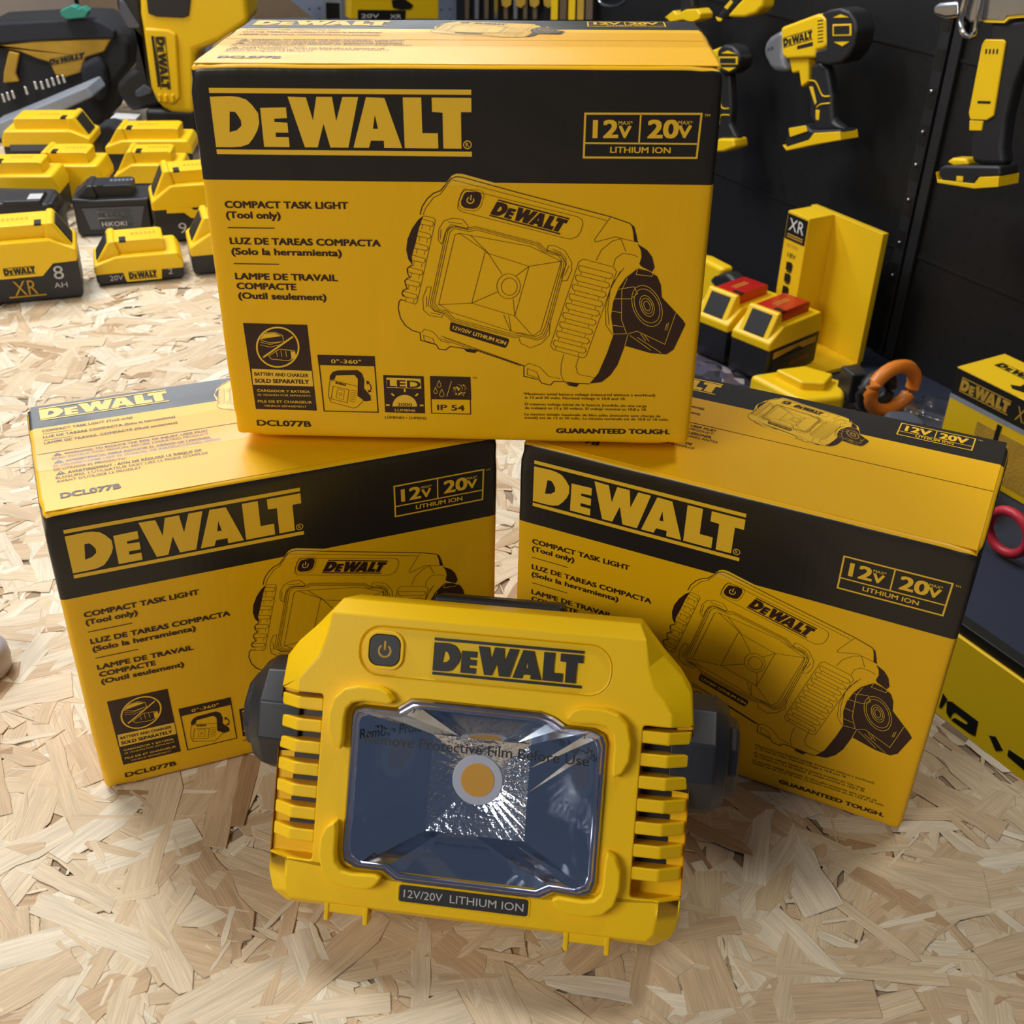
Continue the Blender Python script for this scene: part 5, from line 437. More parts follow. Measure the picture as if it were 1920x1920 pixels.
def outline_thing(key,frame,name,label,cat,group=None,matmap={'yel':'yelb'},zmin=None):
    T=empty(name,label=label,cat=cat,group=group); P=ITEMS[key]
    kids=make(key,frame,T,matmap=matmap)
    # put the empty at the thing's centre-bottom without moving the parts
    for k in kids:
        for v in k.data.vertices:
            if zmin is not None and v.co.z<zmin: v.co.z=zmin
    bb=[v.co for k in kids for v in k.data.vertices]; c=Vector((sum(v.x for v in bb)/len(bb),sum(v.y for v in bb)/len(bb),min(v.z for v in bb)))
    for k in kids: k.data.transform(Matrix.Translation(-c))
    T.location=c; return T
GW='power tools hung on the black pegboard wall'
outline_thing('wrench',wallframe(1.42),'impact_wrench','yellow and black impact wrench with a grey nose hanging on the black pegboard','power tool',GW)
outline_thing('wrench_b',wallframe(1.43),'impact_wrench','yellow and black impact wrench half hidden by the upper carton, hanging on the pegboard','power tool',GW)
outline_thing('foot_a',wallframe(1.44),'cordless_drill','yellow battery foot of a hanging tool just above the upper carton right corner','power tool',GW)
outline_thing('foot_b',wallframe(1.44),'cordless_drill','yellow foot of a hanging tool, highest on the wall, left of the grey nosed wrench','power tool',GW)
outline_thing('grease',wallframe(1.40),'cordless_expansion_tool','tool with silver head and long black handle with yellow panel hanging at the right edge','power tool',GW)
def shelf_fit(T,z=-.22):
    return T
outline_thing('drill',wallframe(1.33),'cordless_drill','yellow and black cordless drill behind the red capped batteries beside the upper carton','power tool',zmin=-.2195)
outline_thing('cable',wallframe(1.36),'charger_cable','small black and yellow part lying behind the red capped batteries','tool part')
outline_thing('toolL',yframe(2.36),'cordless_fan','tall yellow tool with black side handle and vertical lettering behind the batteries','power tool',zmin=TZ)
outline_thing('bag',yframe(2.44),'tool_bag','black fabric tool bag with yellow front panel at the upper left','tool bag',zmin=TZ)
outline_thing('clip',yframe(2.44),'spring_clamp','teal plastic clamp sitting on top of the black tool bag','clamp')
outline_thing('case',yframe(2.30),'bit_case','long grey plastic case slanting in front of the black tool bag','case',zmin=TZ)
outline_thing('bits',yframe(2.405),'bit_set','row of small silver bits standing behind the grey slanted case','bits')
outline_thing('pouch',yframe(2.285),'tool_pouch','black fabric pouch with yellow trim behind the batteries','pouch',zmin=TZ)
outline_thing('pack',backframe(2.84),'tool_carton','yellow tool carton with black voltage label against the grey blue pegboard','carton')
outline_thing('tag',backframe(2.86),'hang_tag','grey and black tag hanging on the grey blue pegboard','tag')
t=outline_thing('flap',backframe(2.7),'cardboard_sheet','brown cardboard flap standing left of the grey blue pegboard','cardboard')
outline_thing('blades',wallframe(1.49),'blade_pack','pack of brown and grey saw blades hanging at the top behind the upper carton','blade pack')
outline_thing('blades2',wallframe(1.49),'blade_pack','row of small yellow tipped blades hanging at the top behind the upper carton','blade pack')
outline_thing('strips',wallframe(1.48),'blade_pack','yellow and brown striped blade pack hanging beside the wire hook','blade pack')
outline_thing('hook',wallframe(1.44),'wire_hook','pale curved wire hook hanging above the upper carton','hook')
# white box and cardboard behind
def simple(name,mb,label,cat,bev=0,group=None,**k):
    o=mb.build(name,None,bev=bev,**k); tag(o,label,cat,group); return o
m=MB(); m.add(*box(-.725,-.675,2.30,2.34,0.001,.050),'white'); m.add(*box(-.712,-.69,2.298,2.30,.010,.038),'slate'); simple('small_box',m,'small white box with blue label behind the batteries beside the black base','box',.001)
def EB(n0,n1,e0,e1,z0,z1,k):
    m=MB(); P=[NV*a+EV*b for a,b in ((n0,e0),(n1,e0),(n1,e1),(n0,e1))]; m.add(*prism([(p.x,p.y) for p in P],z0,z1),k); return m
m=EB(-.3,.535,2.79,2.89,.001,.30,'taupe'); simple('cardboard_box',m,'large taupe cardboard box behind the black tool bag','cardboard box',.003)
m=EB(.545,.70,2.79,2.89,.001,.26,'card'); simple('cardboard_box',m,'brown cardboard box between the black tool bag and the tall yellow tool','cardboard box',.003)
# ---------------------------------------------------------------- batteries
def battery(x,y,ang,L,Dp,Hh,hb,latch,label,style='yel',txts=(),red=False):
    T=empty('battery_pack',(x,y,TZ),ang,label,'battery','battery packs standing on the chipboard' if not red else 'red capped battery packs')
    s=(lambda v:v) if latch=='l' else (lambda v:L-v)
    pr=lambda P,a,b:prism([(s(px),pz) for px,pz in P],a,b,lambda u,z,t:(u,t,z))
    up='yelb' if style=='yel' else 'dark'; dk='dark'
    m=MB(); m.add(*pr([(.002,.002),(L-.002,.002),(L,.008),(L,hb-.004),(L-.004,hb),(.004,hb),(0,hb-.004),(0,.008)],0,Dp),dk); m.build('case_bottom',T,bev=.003,seg=3)
    hr=Hh-.020; ht=Hh
    m=MB(); m.add(*pr([(-.001,hb-.006),(L+.001,hb-.006),(L+.001,hb+.006),(L-.006,hr),(.030,hr),(-.001,hb+.008)],-.001,Dp+.001),up); m.build('upper_shell',T,bev=.0035,seg=3)
    m=MB(); m.add(*pr([(.000,hb+.004),(.024,ht),(.032,ht),(.036,hr+.004),(.036,hb)],.008,Dp-.008),up); m.build('latch_housing',T,bev=.003,seg=3)
    m=MB(); dx,dz=.024,ht-hb-.004; l=math.hypot(dx,dz); nx,nz=-dz/l*.0015,dx/l*.0015
    a0,a1=.18,.9; q=[(dx*a0+nx,hb+.004+dz*a0+nz),(dx*a1+nx,hb+.004+dz*a1+nz),(dx*a1-nx*3,hb+.004+dz*a1-nz*3),(dx*a0-nx*3,hb+.004+dz*a0-nz*3)]
    m.add(*pr(q,.018,Dp-.018),'blk'); m.build('latch_button',T,bev=.001)
    m=MB(); m.add(*pr([(.030,hr-.002),(L-.022,hr-.002),(L-.022,ht-.004),(L-.028,ht-.002),(.030,ht-.002)],.013,Dp-.013),'red' if red else up); rail=m.build('terminal_rail',T,bev=.0018,seg=2)
    m=MB(); m.add(*pr([(.038,ht-.004),(.047,ht-.004),(.047,ht-.0012),(.038,ht-.0012)],.012,.030),'ink'); m.build('terminal_slot',T,smooth=False)
    m=MB()
    for i in range(6): 
        for r_ in range(2): xx=.055+i*.006; m.add(*box(*sorted((s(xx),s(xx+.004))),.036+r_*.006,.039+r_*.006,ht-.002,ht-.0017),'gold' if style=='yel' else 'grey2')
    m.build('rating_print',rail,smooth=False)
    for t_ in txts:
        kind=t_[0]; m=MB()
        if kind=='fill': vs,fs=shape([t_[2]]); m.add([(px,-.0012,pz) for px,pz in vs],fs,t_[1])
        elif kind=='logo':
            for vs,fs in logo2(t_[2],t_[3],t_[4]): m.add([(px,-.0016,pz) for px,pz in vs],fs,t_[1])
        else:
            vs,fs=text2(t_[2],t_[3],t_[4],t_[5],t_[6]); m.add([(px,-.0016,pz) for px,pz in vs],fs,t_[1])
        m.build('label_print',T,recalc=False,smooth=False)
    return T
A17=math.radians(17)
battery(-.690,1.486,A17,.140,.082,.104,.060,'r','large battery pack marked 8 AH nearest at the left edge',txts=(('fill','yelb',[(.004,.058),(.139,.058),(.139,.053),(.108,.052),(.092,.036),(.036,.036),(.022,.046),(.004,.048)]),
 ('logo','ink',(.044,.040),(.040,0),(0,.011)),('text','gold','XR',(.052,.012),(.082,.012),.020,3),('fill','gold',[(.044,.009),(.092,.009),(.092,.011),(.044,.011)]),('text','btext','8',(.106,.030),(.119,.030),.018,3),('text','btext','AH',(.104,.018),(.121,.018),.007,2),('text','btext','V',(.018,.018),(.028,.018),.010,2)))
battery(-.549,1.566,A17,.120,.078,.060,.022,'l','slim battery pack marked 20V lying nearest beside the upper carton',txts=(('fill','yelb',[(.04,.004),(.088,.004),(.09,.022),(.036,.022)]),('logo','ink',(.044,.007),(.038,0),(0,.011)),('text','btext','20V',(.018,.008),(.036,.008),.007,2),('text','btext','2',(.098,.010),(.104,.010),.008,2)))
battery(-.424,1.612,A17,.120,.078,.080,.034,'l','battery pack partly hidden behind the upper carton left edge, lowest one')
battery(-.508,1.745,A17,.135,.080,.106,.056,'l','large battery pack with a 9 mark beside the upper carton',txts=(('fill','yelb',[(.02,.046),(.02,.053),(.055,.053),(.06,.048),(.13,.048),(.13,.036),(.055,.036),(.045,.045)][::-1]),('text','btext','9',(.034,.014),(.046,.014),.016,2),('logo','ink',(.07,.038),(.045,0),(0,.008))))
battery(-.636,1.770,math.radians(10),.112,.072,.076,.052,'l','black battery pack with a white level display between the yellow packs',style='blk',txts=(('fill','slate',[(.02,.012),(.095,.012),(.105,.045),(.012,.045)]),('fill','slate',[(.035,.014),(.085,.014),(.085,.043),(.035,.043)]),('text','white','HiKOKI',(.038,.016),(.075,.016),.007,3),('fill','white',[(.034,.028),(.078,.028),(.078,.0295),(.034,.0295)]),('fill','white',[(.034,.038),(.078,.038),(.078,.0395),(.034,.0395)]),*[('fill','white',[(.036+i*.008,.031),(.041+i*.008,.031),(.041+i*.008,.0365),(.036+i*.008,.0365)]) for i in range(5)]))
battery(-.815,1.845,math.radians(4),.130,.072,.090,.045,'l','yellow battery pack at the left edge behind the black charger')
battery(-.758,1.935,math.radians(3),.118,.078,.082,.035,'l','battery pack marked 4 AH behind the black charger',txts=(('fill','yelb',[(.01,.004),(.07,.004),(.085,.02),(.10,.036),(.01,.036)]),('text','btext','4',(.096,.018),(.105,.018),.012,3),('text','btext','AH',(.096,.009),(.105,.009),.005,2)))
battery(-.628,1.965,math.radians(5),.118,.072,.076,.030,'l','yellow battery pack in the middle of the group with a grey rounded end',txts=(('fill','yelb',[(.02,.004),(.11,.004),(.11,.018),(.02,.018)]),))
battery(-.852,2.085,math.radians(4),.150,.085,.098,.056,'r','large battery pack with a grey band at the back left of the group',txts=(('fill','yelb',[(.02,.005),(.06,.005),(.05,.03),(.02,.03)]),('fill','slate',[(.012,.044),(.13,.044),(.13,.055),(.012,.055)])))
battery(-.680,2.105,math.radians(4),.150,.080,.078,.040,'l','battery pack with a grey side at the back right of the group',txts=(('fill','slate',[(.07,.012),(.145,.012),(.145,.036),(.07,.036)]),))
# black charger
T=empty('battery_charger',(-.770,1.722,TZ),math.radians(8),'black battery charger with grey barcode label behind the 8 AH pack','charger')
m=MB(); m.add(*prism([(0,0),(.118,0),(.118,.045),(.108,.062),(.02,.066),(0,.05)],0,.080,lambda u,z,t:(u,t,z)),'blk'); m.build('charger_body',T,bev=.005,seg=3)
m=MB(); m.add(*box(.045,.10,-.002,.05,.060,.0685),'dark'); m.add(*box(.10,.114,.01,.06,.050,.060),'dark'); m.build('battery_dock',T,bev=.002)
m=MB()
for i in range(9): m.add(*box(.080+i*.0022,.0815+i*.0022,.004,.03,.0686,.0690),'white')
m.build('barcode_label',T,smooth=False)
m=MB(); m.add(*prism([(.008,.01),(.012,.04),(.025,.048),(.045,.044),(.048,.03),(.03,.034),(.024,.01)],-.004,.01,lambda u,z,t:(u,t,z)),'grey2'); m.build('carry_strap',T,bev=.002)
m=MB(); m.add(*box(.05,.07,-.001,.002,.022,.03),'grey'); m.add(*box(.075,.095,-.001,.002,.022,.03),'grey'); m.build('status_lights',T)
# red capped batteries on the lower shelf
def WP(n_,e_,z): v=NV*n_+EV*e_; return (v.x,v.y,z)
angN=math.atan2(NV.y,NV.x)
for (n_,e_,lab) in ((1.226,1.293,'red capped battery pack nearest, in front of its twin on the yellow display'),(1.214,1.383,'red capped battery pack behind its twin, closer to the black wall')):
    b=battery(*WP(n_,e_,0)[:2],angN+math.radians(12),.135,.076,.112,.062,'l',lab,red=True,txts=(('fill','gold',[(.012,.052),(.125,.052),(.125,.040),(.09,.040),(.08,.046),(.012,.040)][::-1]),('fill','dark',[(.012,.012),(.125,.012),(.125,.038),(.012,.038)]),('text','red','60V MAX',(.06,.018),(.11,.018),.006,2)))
    b.location.z=-.2122
# ---------------------------------------------------------------- yellow display stand
T=empty('display_stand',WP(1.36,1.35,-.2195),angN,'yellow L shaped display stand with XR header standing on the lower shelf','display stand')
def SB(n0,n1,e0,e1,z0,z1): return box(n0-1.36,n1-1.36,e0-1.35,e1-1.35,z0+.2195,z1+.2195)
m=MB(); m.add(*SB(1.238,1.428,1.285,1.452,-.2195,-.2125),'board'); m.build('base_plate',T,bev=.001)
m=MB(); m.add(*SB(1.42,1.432,1.285,1.452,-.2125,.008),'board'); m.build('back_panel',T,bev=.001)
m=MB(); m.add(*SB(1.366,1.42,1.395,1.4465,-.2125,.008),'board'); m.build('header_column',T,bev=.0008)
m=MB(); F=lambda s,z,t:(1.3658-t-1.36,s-1.35,z+.2195)
m.add(*prism([(1.397,-.038),(1.445,-.038),(1.445,.004),(1.397,.004)],0,.0004,F),'ink'); hd_=m.build('header_label',T,smooth=False)
def wtext(m,s,s0,s1,z,cap,w,k,fr_,d=.0007):
    vs,fs=glyphs(s,w); m.add([fr_(s0+(s1-s0)*x,z+cap*y,d) for x,y in vs],fs,k)
m=MB(); wtext(m,'XR',1.439,1.403,-.022,.020,3,'white',F); m.add(*prism([(1.44,-.028),(1.402,-.028),(1.402,-.030),(1.44,-.030)],.0004,.0008,F),'gold'); m.add(*prism([(1.44,-.032),(1.402,-.032),(1.402,-.034),(1.44,-.034)],.0004,.0008,F),'gold'); m.build('header_lettering',hd_,smooth=False,recalc=False)
m=MB(); wtext(m,'BATTERY',1.437,1.410,-.049,.005,2,'gold',F); wtext(m,'18V',1.432,1.412,-.066,.008,3,'ink',F)
for i,zz in enumerate((-.088,-.108,-.130,-.152,-.172)):
    m.add(*prism([(1.431,zz),(1.416,zz),(1.416,zz+.012),(1.420,zz+.015),(1.431,zz+.014)],.0004,.0008,F),'ink'); m.add(*prism([(1.428,zz-.003),(1.418,zz-.003),(1.418,zz-.001),(1.428,zz-.001)],.0004,.0008,F),'ink')
m.build('column_print',T,smooth=False,recalc=False)
# camouflage cloth
m=MB(); N=26; vs=[];fs=[]
from mathutils import noise as NZ
for j in range(N+1):
    for i in range(N+1):
        u,v=i/N,j/N; edge=min(u,1-u,v,1-v)*5; p=Vector((u*4,v*4,.3)); h=.001+.026*min(1,edge)*(.55+.6*NZ.noise(p*1.2)); vs.append((1.03-1.12+u*.20,v*.20,max(.0006,h*.6)))
fs=[[j*(N+1)+i,j*(N+1)+i+1,(j+1)*(N+1)+i+1,(j+1)*(N+1)+i] for j in range(N) for i in range(N)]
mc=mat('camouflage_cloth',(.05,.045,.05),.85); nt=mc.node_tree; tc=nt.nodes.new('ShaderNodeTexCoord'); vo=nt.nodes.new('ShaderNodeTexVoronoi'); vo.inputs['Scale'].default_value=55; cr=nt.nodes.new('ShaderNodeValToRGB'); el=cr.color_ramp.elements; el[0].color=(.008,.008,.012,1); el[1].color=(.30,.26,.27,1); el[1].position=.85
for pz,cl in ((.35,(.02,.02,.03,1)),(.5,(.09,.06,.07,1)),(.65,(.05,.045,.08,1))): q=el.new(pz); q.color=cl
cr.color_ramp.interpolation='CONSTANT'; nt.links.new(tc.outputs['Object'],vo.inputs['Vector']); nt.links.new(vo.outputs['Color'],cr.inputs[0]); nt.links.new(cr.outputs[0],nt.nodes['Principled BSDF'].inputs['Base Color']); M['camo']=mc
m.add(vs,fs,'camo'); o=m.build('camouflage_cloth',None,angle=180); o.location=WP(1.12,1.30,-.2195); o.rotation_euler=(0,0,angN); tag(o,'dark mottled cloth lying under the red capped batteries','cloth')
# bench goods on the lower shelf, right of the display
def shelf_prism(T,name,P,z0,z1,k,bev):   # P in (n,e)
    m=MB(); c=T.location; m.add(*prism([((NV*a+EV*b).x-c.x,(NV*a+EV*b).y-c.y) for a,b in P],z0-c.z,z1-c.z),k); return m.build(name,T,bev=bev,seg=3)
T=empty('packaged_work_light',WP(1.26,1.20,-.2195),0,'yellow tool in clear packaging lying on the shelf beside the display stand','packaged tool')
shelf_prism(T,'yellow_body',[(1.19,1.29),(1.28,1.275),(1.31,1.20),(1.27,1.16),(1.20,1.18)],-.2195,-.185,'yelb',.008)
shelf_prism(T,'raised_panel',[(1.22,1.265),(1.27,1.255),(1.29,1.21),(1.255,1.19),(1.225,1.21)],-.188,-.172,'yelb',.004)
shelf_prism(T,'blister',[(1.15,1.27),(1.20,1.17),(1.28,1.14),(1.31,1.17),(1.22,1.20),(1.18,1.29)],-.2195,-.205,'blister',.004)
T=empty('tape_measure',WP(1.31,1.14,-.2195),0,'black clip and orange strapped reel standing on the shelf right of the display stand','tool')
ce=Vector(WP(1.33,1.125,-.170))
m=MB(); pts=[ce+NV*(.045*math.cos(a))+Vector((0,0,.036*math.sin(a)))-T.location for a in [2*PI*i/24 for i in range(24)]]
m.add(*tubev(pts,.011,8,True),'orange'); m.build('orange_strap',T,angle=60)
m=MB(); pts=[ce+NV*(.028*math.cos(a)-.02)+EV*.012+Vector((0,0,.024*math.sin(a)-.004))-T.location for a in [2*PI*i/20 for i in range(20)]]
m.add(*tubev(pts,.011,8,True),'blk'); m.build('black_reel',T,angle=60)
shelf_prism(T,'belt_clip',[(1.285,1.195),(1.315,1.185),(1.305,1.150),(1.278,1.160)],-.200,-.150,'dark',.004)
T=empty('blister_pack',WP(1.38,1.08,-.2195),0,'crumpled clear plastic pack lying right of the orange strap','plastic pack')
shelf_prism(T,'clear_shell',[(1.33,1.10),(1.40,1.12),(1.44,1.05),(1.41,1.01),(1.36,1.03)],-.2195,-.190,'blister',.006)
shelf_prism(T,'card_insert',[(1.35,1.085),(1.40,1.095),(1.42,1.05),(1.38,1.04)],-.2185,-.214,'grey',.001)
T=empty('multi_tool',WP(1.25,.96,-.2195),0,'black and yellow hand tool lying in front of the yellow tool carton','power tool')
shelf_prism(T,'tool_head',[(1.235,1.05),(1.265,1.075),(1.30,1.05),(1.29,1.01),(1.25,1.01)],-.2195,-.165,'slate',.012)
shelf_prism(T,'grip',[(1.262,1.02),(1.288,1.02),(1.275,.89),(1.25,.89)],-.19,-.168,'blk',.006)
shelf_prism(T,'yellow_housing',[(1.23,1.02),(1.262,1.02),(1.275,.86),(1.22,.84),(1.205,.9)],-.2195,-.188,'yelb',.008)
# boxed tool at the right
T=empty('tool_carton',WP(1.31,.80,-.2195),angN,'yellow tool carton with black banner and XR lettering standing at the right on the shelf','carton')
X=lambda n0,n1,e0,e1,z0,z1: box(n0,n1,e0,e1,z0,z1)
m=MB(); m.add(*X(0,.095,0,.205,0,.1395),'board'); m.build('carton_body',T,bev=.001)
F=lambda s,z,t:(-t,s,z)
m=MB(); m.add(*prism([(0,.100),(.205,.100),(.205,.1385),(0,.1385)],0,.0003,F),'ink'); m.add(*prism([(0,.093),(.205,.093),(.205,.100),(0,.100)],0,.0003,F),'grey2'); m.add(*X(.0,.095,.1,.205,.1395,.1397),'board'); m.build('banner',T,smooth=False)
m=MB(); LGo=lambda x,y:F(.192-.085*x,.108+.022*y,.0006)
for vs,fs in logo2((0,0),(1,0),(0,1)): m.add([LGo(x,y) for x,y in vs],fs,'gold')
wtext(m,'XR',.095,.070,.108,.020,3,'gold',F,.0006); m.build('banner_lettering',T,smooth=False,recalc=False)
m=MB()
for vs,fs in logo2((0,0),(1,0),(0,1)): m.add([(.05+.018*y,.185-.085*x,.1400) for x,y in vs],fs,'ink')
m.add([(.02,.09,.1400),(.03,.09,.14),(.035,.11,.14),(.05,.115,.14),(.05,.125,.14),(.028,.12,.14),(.02,.13,.14),(.012,.12,.14)],[list(range(8))],'ink'); m.build('top_print',T,smooth=False,recalc=False)
m=MB(); m.add(*prism([(.03,.01),(.10,.01),(.11,.05),(.15,.06),(.15,.08),(.06,.08),(.04,.06)],0,.0004,F),'gold'); m.add(*prism([(.11,.0),(.118,.0),(.118,.09),(.11,.09)],0,.0006,F),'ink'); m.build('tool_picture',T,smooth=False)
# red tool
T=empty('red_pliers',WP(1.18,.77,-.2195),angN,'red ring handled tool lying on the dark shelf behind the right carton','hand tool')
m=MB(); m.add(*tubev([(.0+.0,.03*math.cos(a)+.0,0.037+.028*math.sin(a)) for a in [2*PI*i/20 for i in range(20)]],.0065,8,True),'redp'); m.build('ring_grip',T,angle=60)
m=MB(); m.add(*tubev(smoothpath([(.03,-.01,.012),(.07,-.02,.018),(.10,-.05,.02),(.13,-.09,.02)],4),.009,8),'redp'); m.build('handle',T,angle=60)
# pale rounded object at the left edge
m=MB(); rings=[]
for r,z in ((.021,0),(.0235,.003),(.0245,.012),(.0235,.021),(.019,.0255),(.008,.027)): rings.append([(r*math.cos(2*PI*k/28),r*math.sin(2*PI*k/28),z) for k in range(28)])
m.add(*loft(rings),'cap'); o=m.build('bottle_cap',None,angle=60); o.location=(-.4075,.731,TZ); tag(o,'pale grey rounded cap lying on the chipboard at the left edge','cap')
# ---------------------------------------------------------------- setting: chipboard table
def table():
    NE=.650
    poly=[]     # footprint in world xy
    a=NV*NE+EV*(-.9); b=NV*NE+EV*2.9; c_=NV*(-1.6)+EV*2.9; d=NV*(-1.6)+EV*(-.9)
    m=MB(); m.add(*prism([(a.x,a.y),(b.x,b.y),(c_.x,c_.y),(d.x,d.y)],-.022,-.0016),'osb_base')
    T=m.build('chipboard_worktop',None,bev=0,smooth=False); tag(T,'pale oriented strand board worktop carrying the cartons and batteries','worktop')
    rs=np.random.RandomState(5); V=[];Fc=[];UV=[];CL=[];RM=[]; off=0
    def flake(cx,cy,ang,L,w,z,c,tx,ty):
        nonlocal off
        k=7; xs=np.linspace(-L/2,L/2,k); top=w/2*(1+rs.uniform(-.16,.16,k)); bot=-w/2*(1+rs.uniform(-.16,.16,k))
        top+=np.linspace(rs.uniform(-.2,.2),rs.uniform(-.2,.2),k)*w; 
        if rs.rand()<.35: top[-1]*=.4; bot[-1]*=.4
        if rs.rand()<.35: top[0]*=.4; bot[0]*=.4
        xe=xs.copy(); xe[0]+=rs.uniform(-.004,.004); xe[-1]+=rs.uniform(-.004,.004)
        P=np.concatenate([np.stack([xs,bot],1),np.stack([xe[::-1],top[::-1]],1)]); n=len(P)
        cen=P.mean(0); d=P-cen; ln=np.hypot(d[:,0],d[:,1])+1e-9; rimw=.0004
        Q=P-d/ln[:,None]*rimw*np.minimum(1,ln[:,None]/.004)*np.array([1.0,1.0])
        # rim inset measured across the grain too
        Q[:,1]=np.where(P[:,1]>0,np.maximum(P[:,1]-rimw,Q[:,1]*0.0),np.minimum(P[:,1]+rimw,Q[:,1]*0.0)) if w>.003 else Q[:,1]
        al=np.concatenate([P,Q]); ca,sa=math.cos(ang),math.sin(ang)
        X=cx+ca*al[:,0]-sa*al[:,1]; Y=cy+sa*al[:,0]+ca*al[:,1]; Z=z+tx*al[:,0]+ty*al[:,1]; Z[:n]-=.00025; Z=np.clip(Z,-.0016,.0009)
        V.append(np.stack([X,Y,Z],1)); uo,vo=rs.uniform(0,50),rs.uniform(0,50)
        for i in range(n):
            j=(i+1)%n; Fc.append([off+i,off+j,off+n+j,off+n+i])
        Fc.append([off+n+i for i in range(n)])
        UV.append(np.stack([al[:,0]+uo,al[:,1]+vo],1)); CL.append(np.full(2*n,c)); RM.append(np.concatenate([np.ones(n),np.zeros(n)])); off+=2*n
    x0,x1,y0,y1=-1.9,.56,.20,3.0
    def inside(x,y,mg=0): return x*NV.x+y*NV.y<NE-mg
    def vis(x,y): return -(.32+.62*y)<x<.19+.46*y and (y<1.2 or x<-.1)
    for i in range(44000):
        # density follows nothing but the board: uniform, larger strands at random
        x=rs.uniform(x0,x1); y=rs.uniform(y0,y1)
        big=rs.rand(); L=rs.uniform(.035,.12) if big<.42 else rs.uniform(.012,.045); w=rs.uniform(.008,.030) if big<.42 else rs.uniform(.0012,.008)
        if not vis(x,y): continue
        ang=rs.uniform(0,PI)
        mg=abs(NV.x*math.cos(ang)+NV.y*math.sin(ang))*L/2+w/2
        if not inside(x,y,mg): 
            ang=math.atan2(EV.y,EV.x)+rs.uniform(-.2,.2); mg=abs(NV.x*math.cos(ang)+NV.y*math.sin(ang))*L/2+w/2
            if not inside(x,y,mg-.003): continue
        flake(x,y,ang,L,w,-.0013+.0018*rs.rand()**.8,rs.rand(),rs.normal(0,.004),rs.normal(0,.012))
    V=np.concatenate(V); UV=np.concatenate(UV); CL=np.concatenate(CL); RM=np.concatenate(RM)
    me=bpy.data.meshes.new('wood_strands'); me.from_pydata(V.tolist(),[],Fc)
    uvl=me.uv_layers.new(name='UVMap'); li=np.zeros(len(me.loops),dtype=np.int32); me.loops.foreach_get('vertex_index',li); uvl.data.foreach_set('uv',UV[li].astype(np.float32).ravel())
    a=me.attributes.new('tone','FLOAT','POINT'); a.data.foreach_set('value',CL.astype(np.float32)); a=me.attributes.new('rim','FLOAT','POINT'); a.data.foreach_set('value',RM.astype(np.float32))
    me.materials.append(M['osb']); o=bpy.data.objects.new('wood_strands',me); COL.objects.link(o); o.parent=T; o['kind']='stuff'
    b=bmesh.new(); b.from_mesh(me); 
    for f in b.faces:
        if f.normal.z<0: f.normal_flip()
    b.to_mesh(me); b.free(); return T
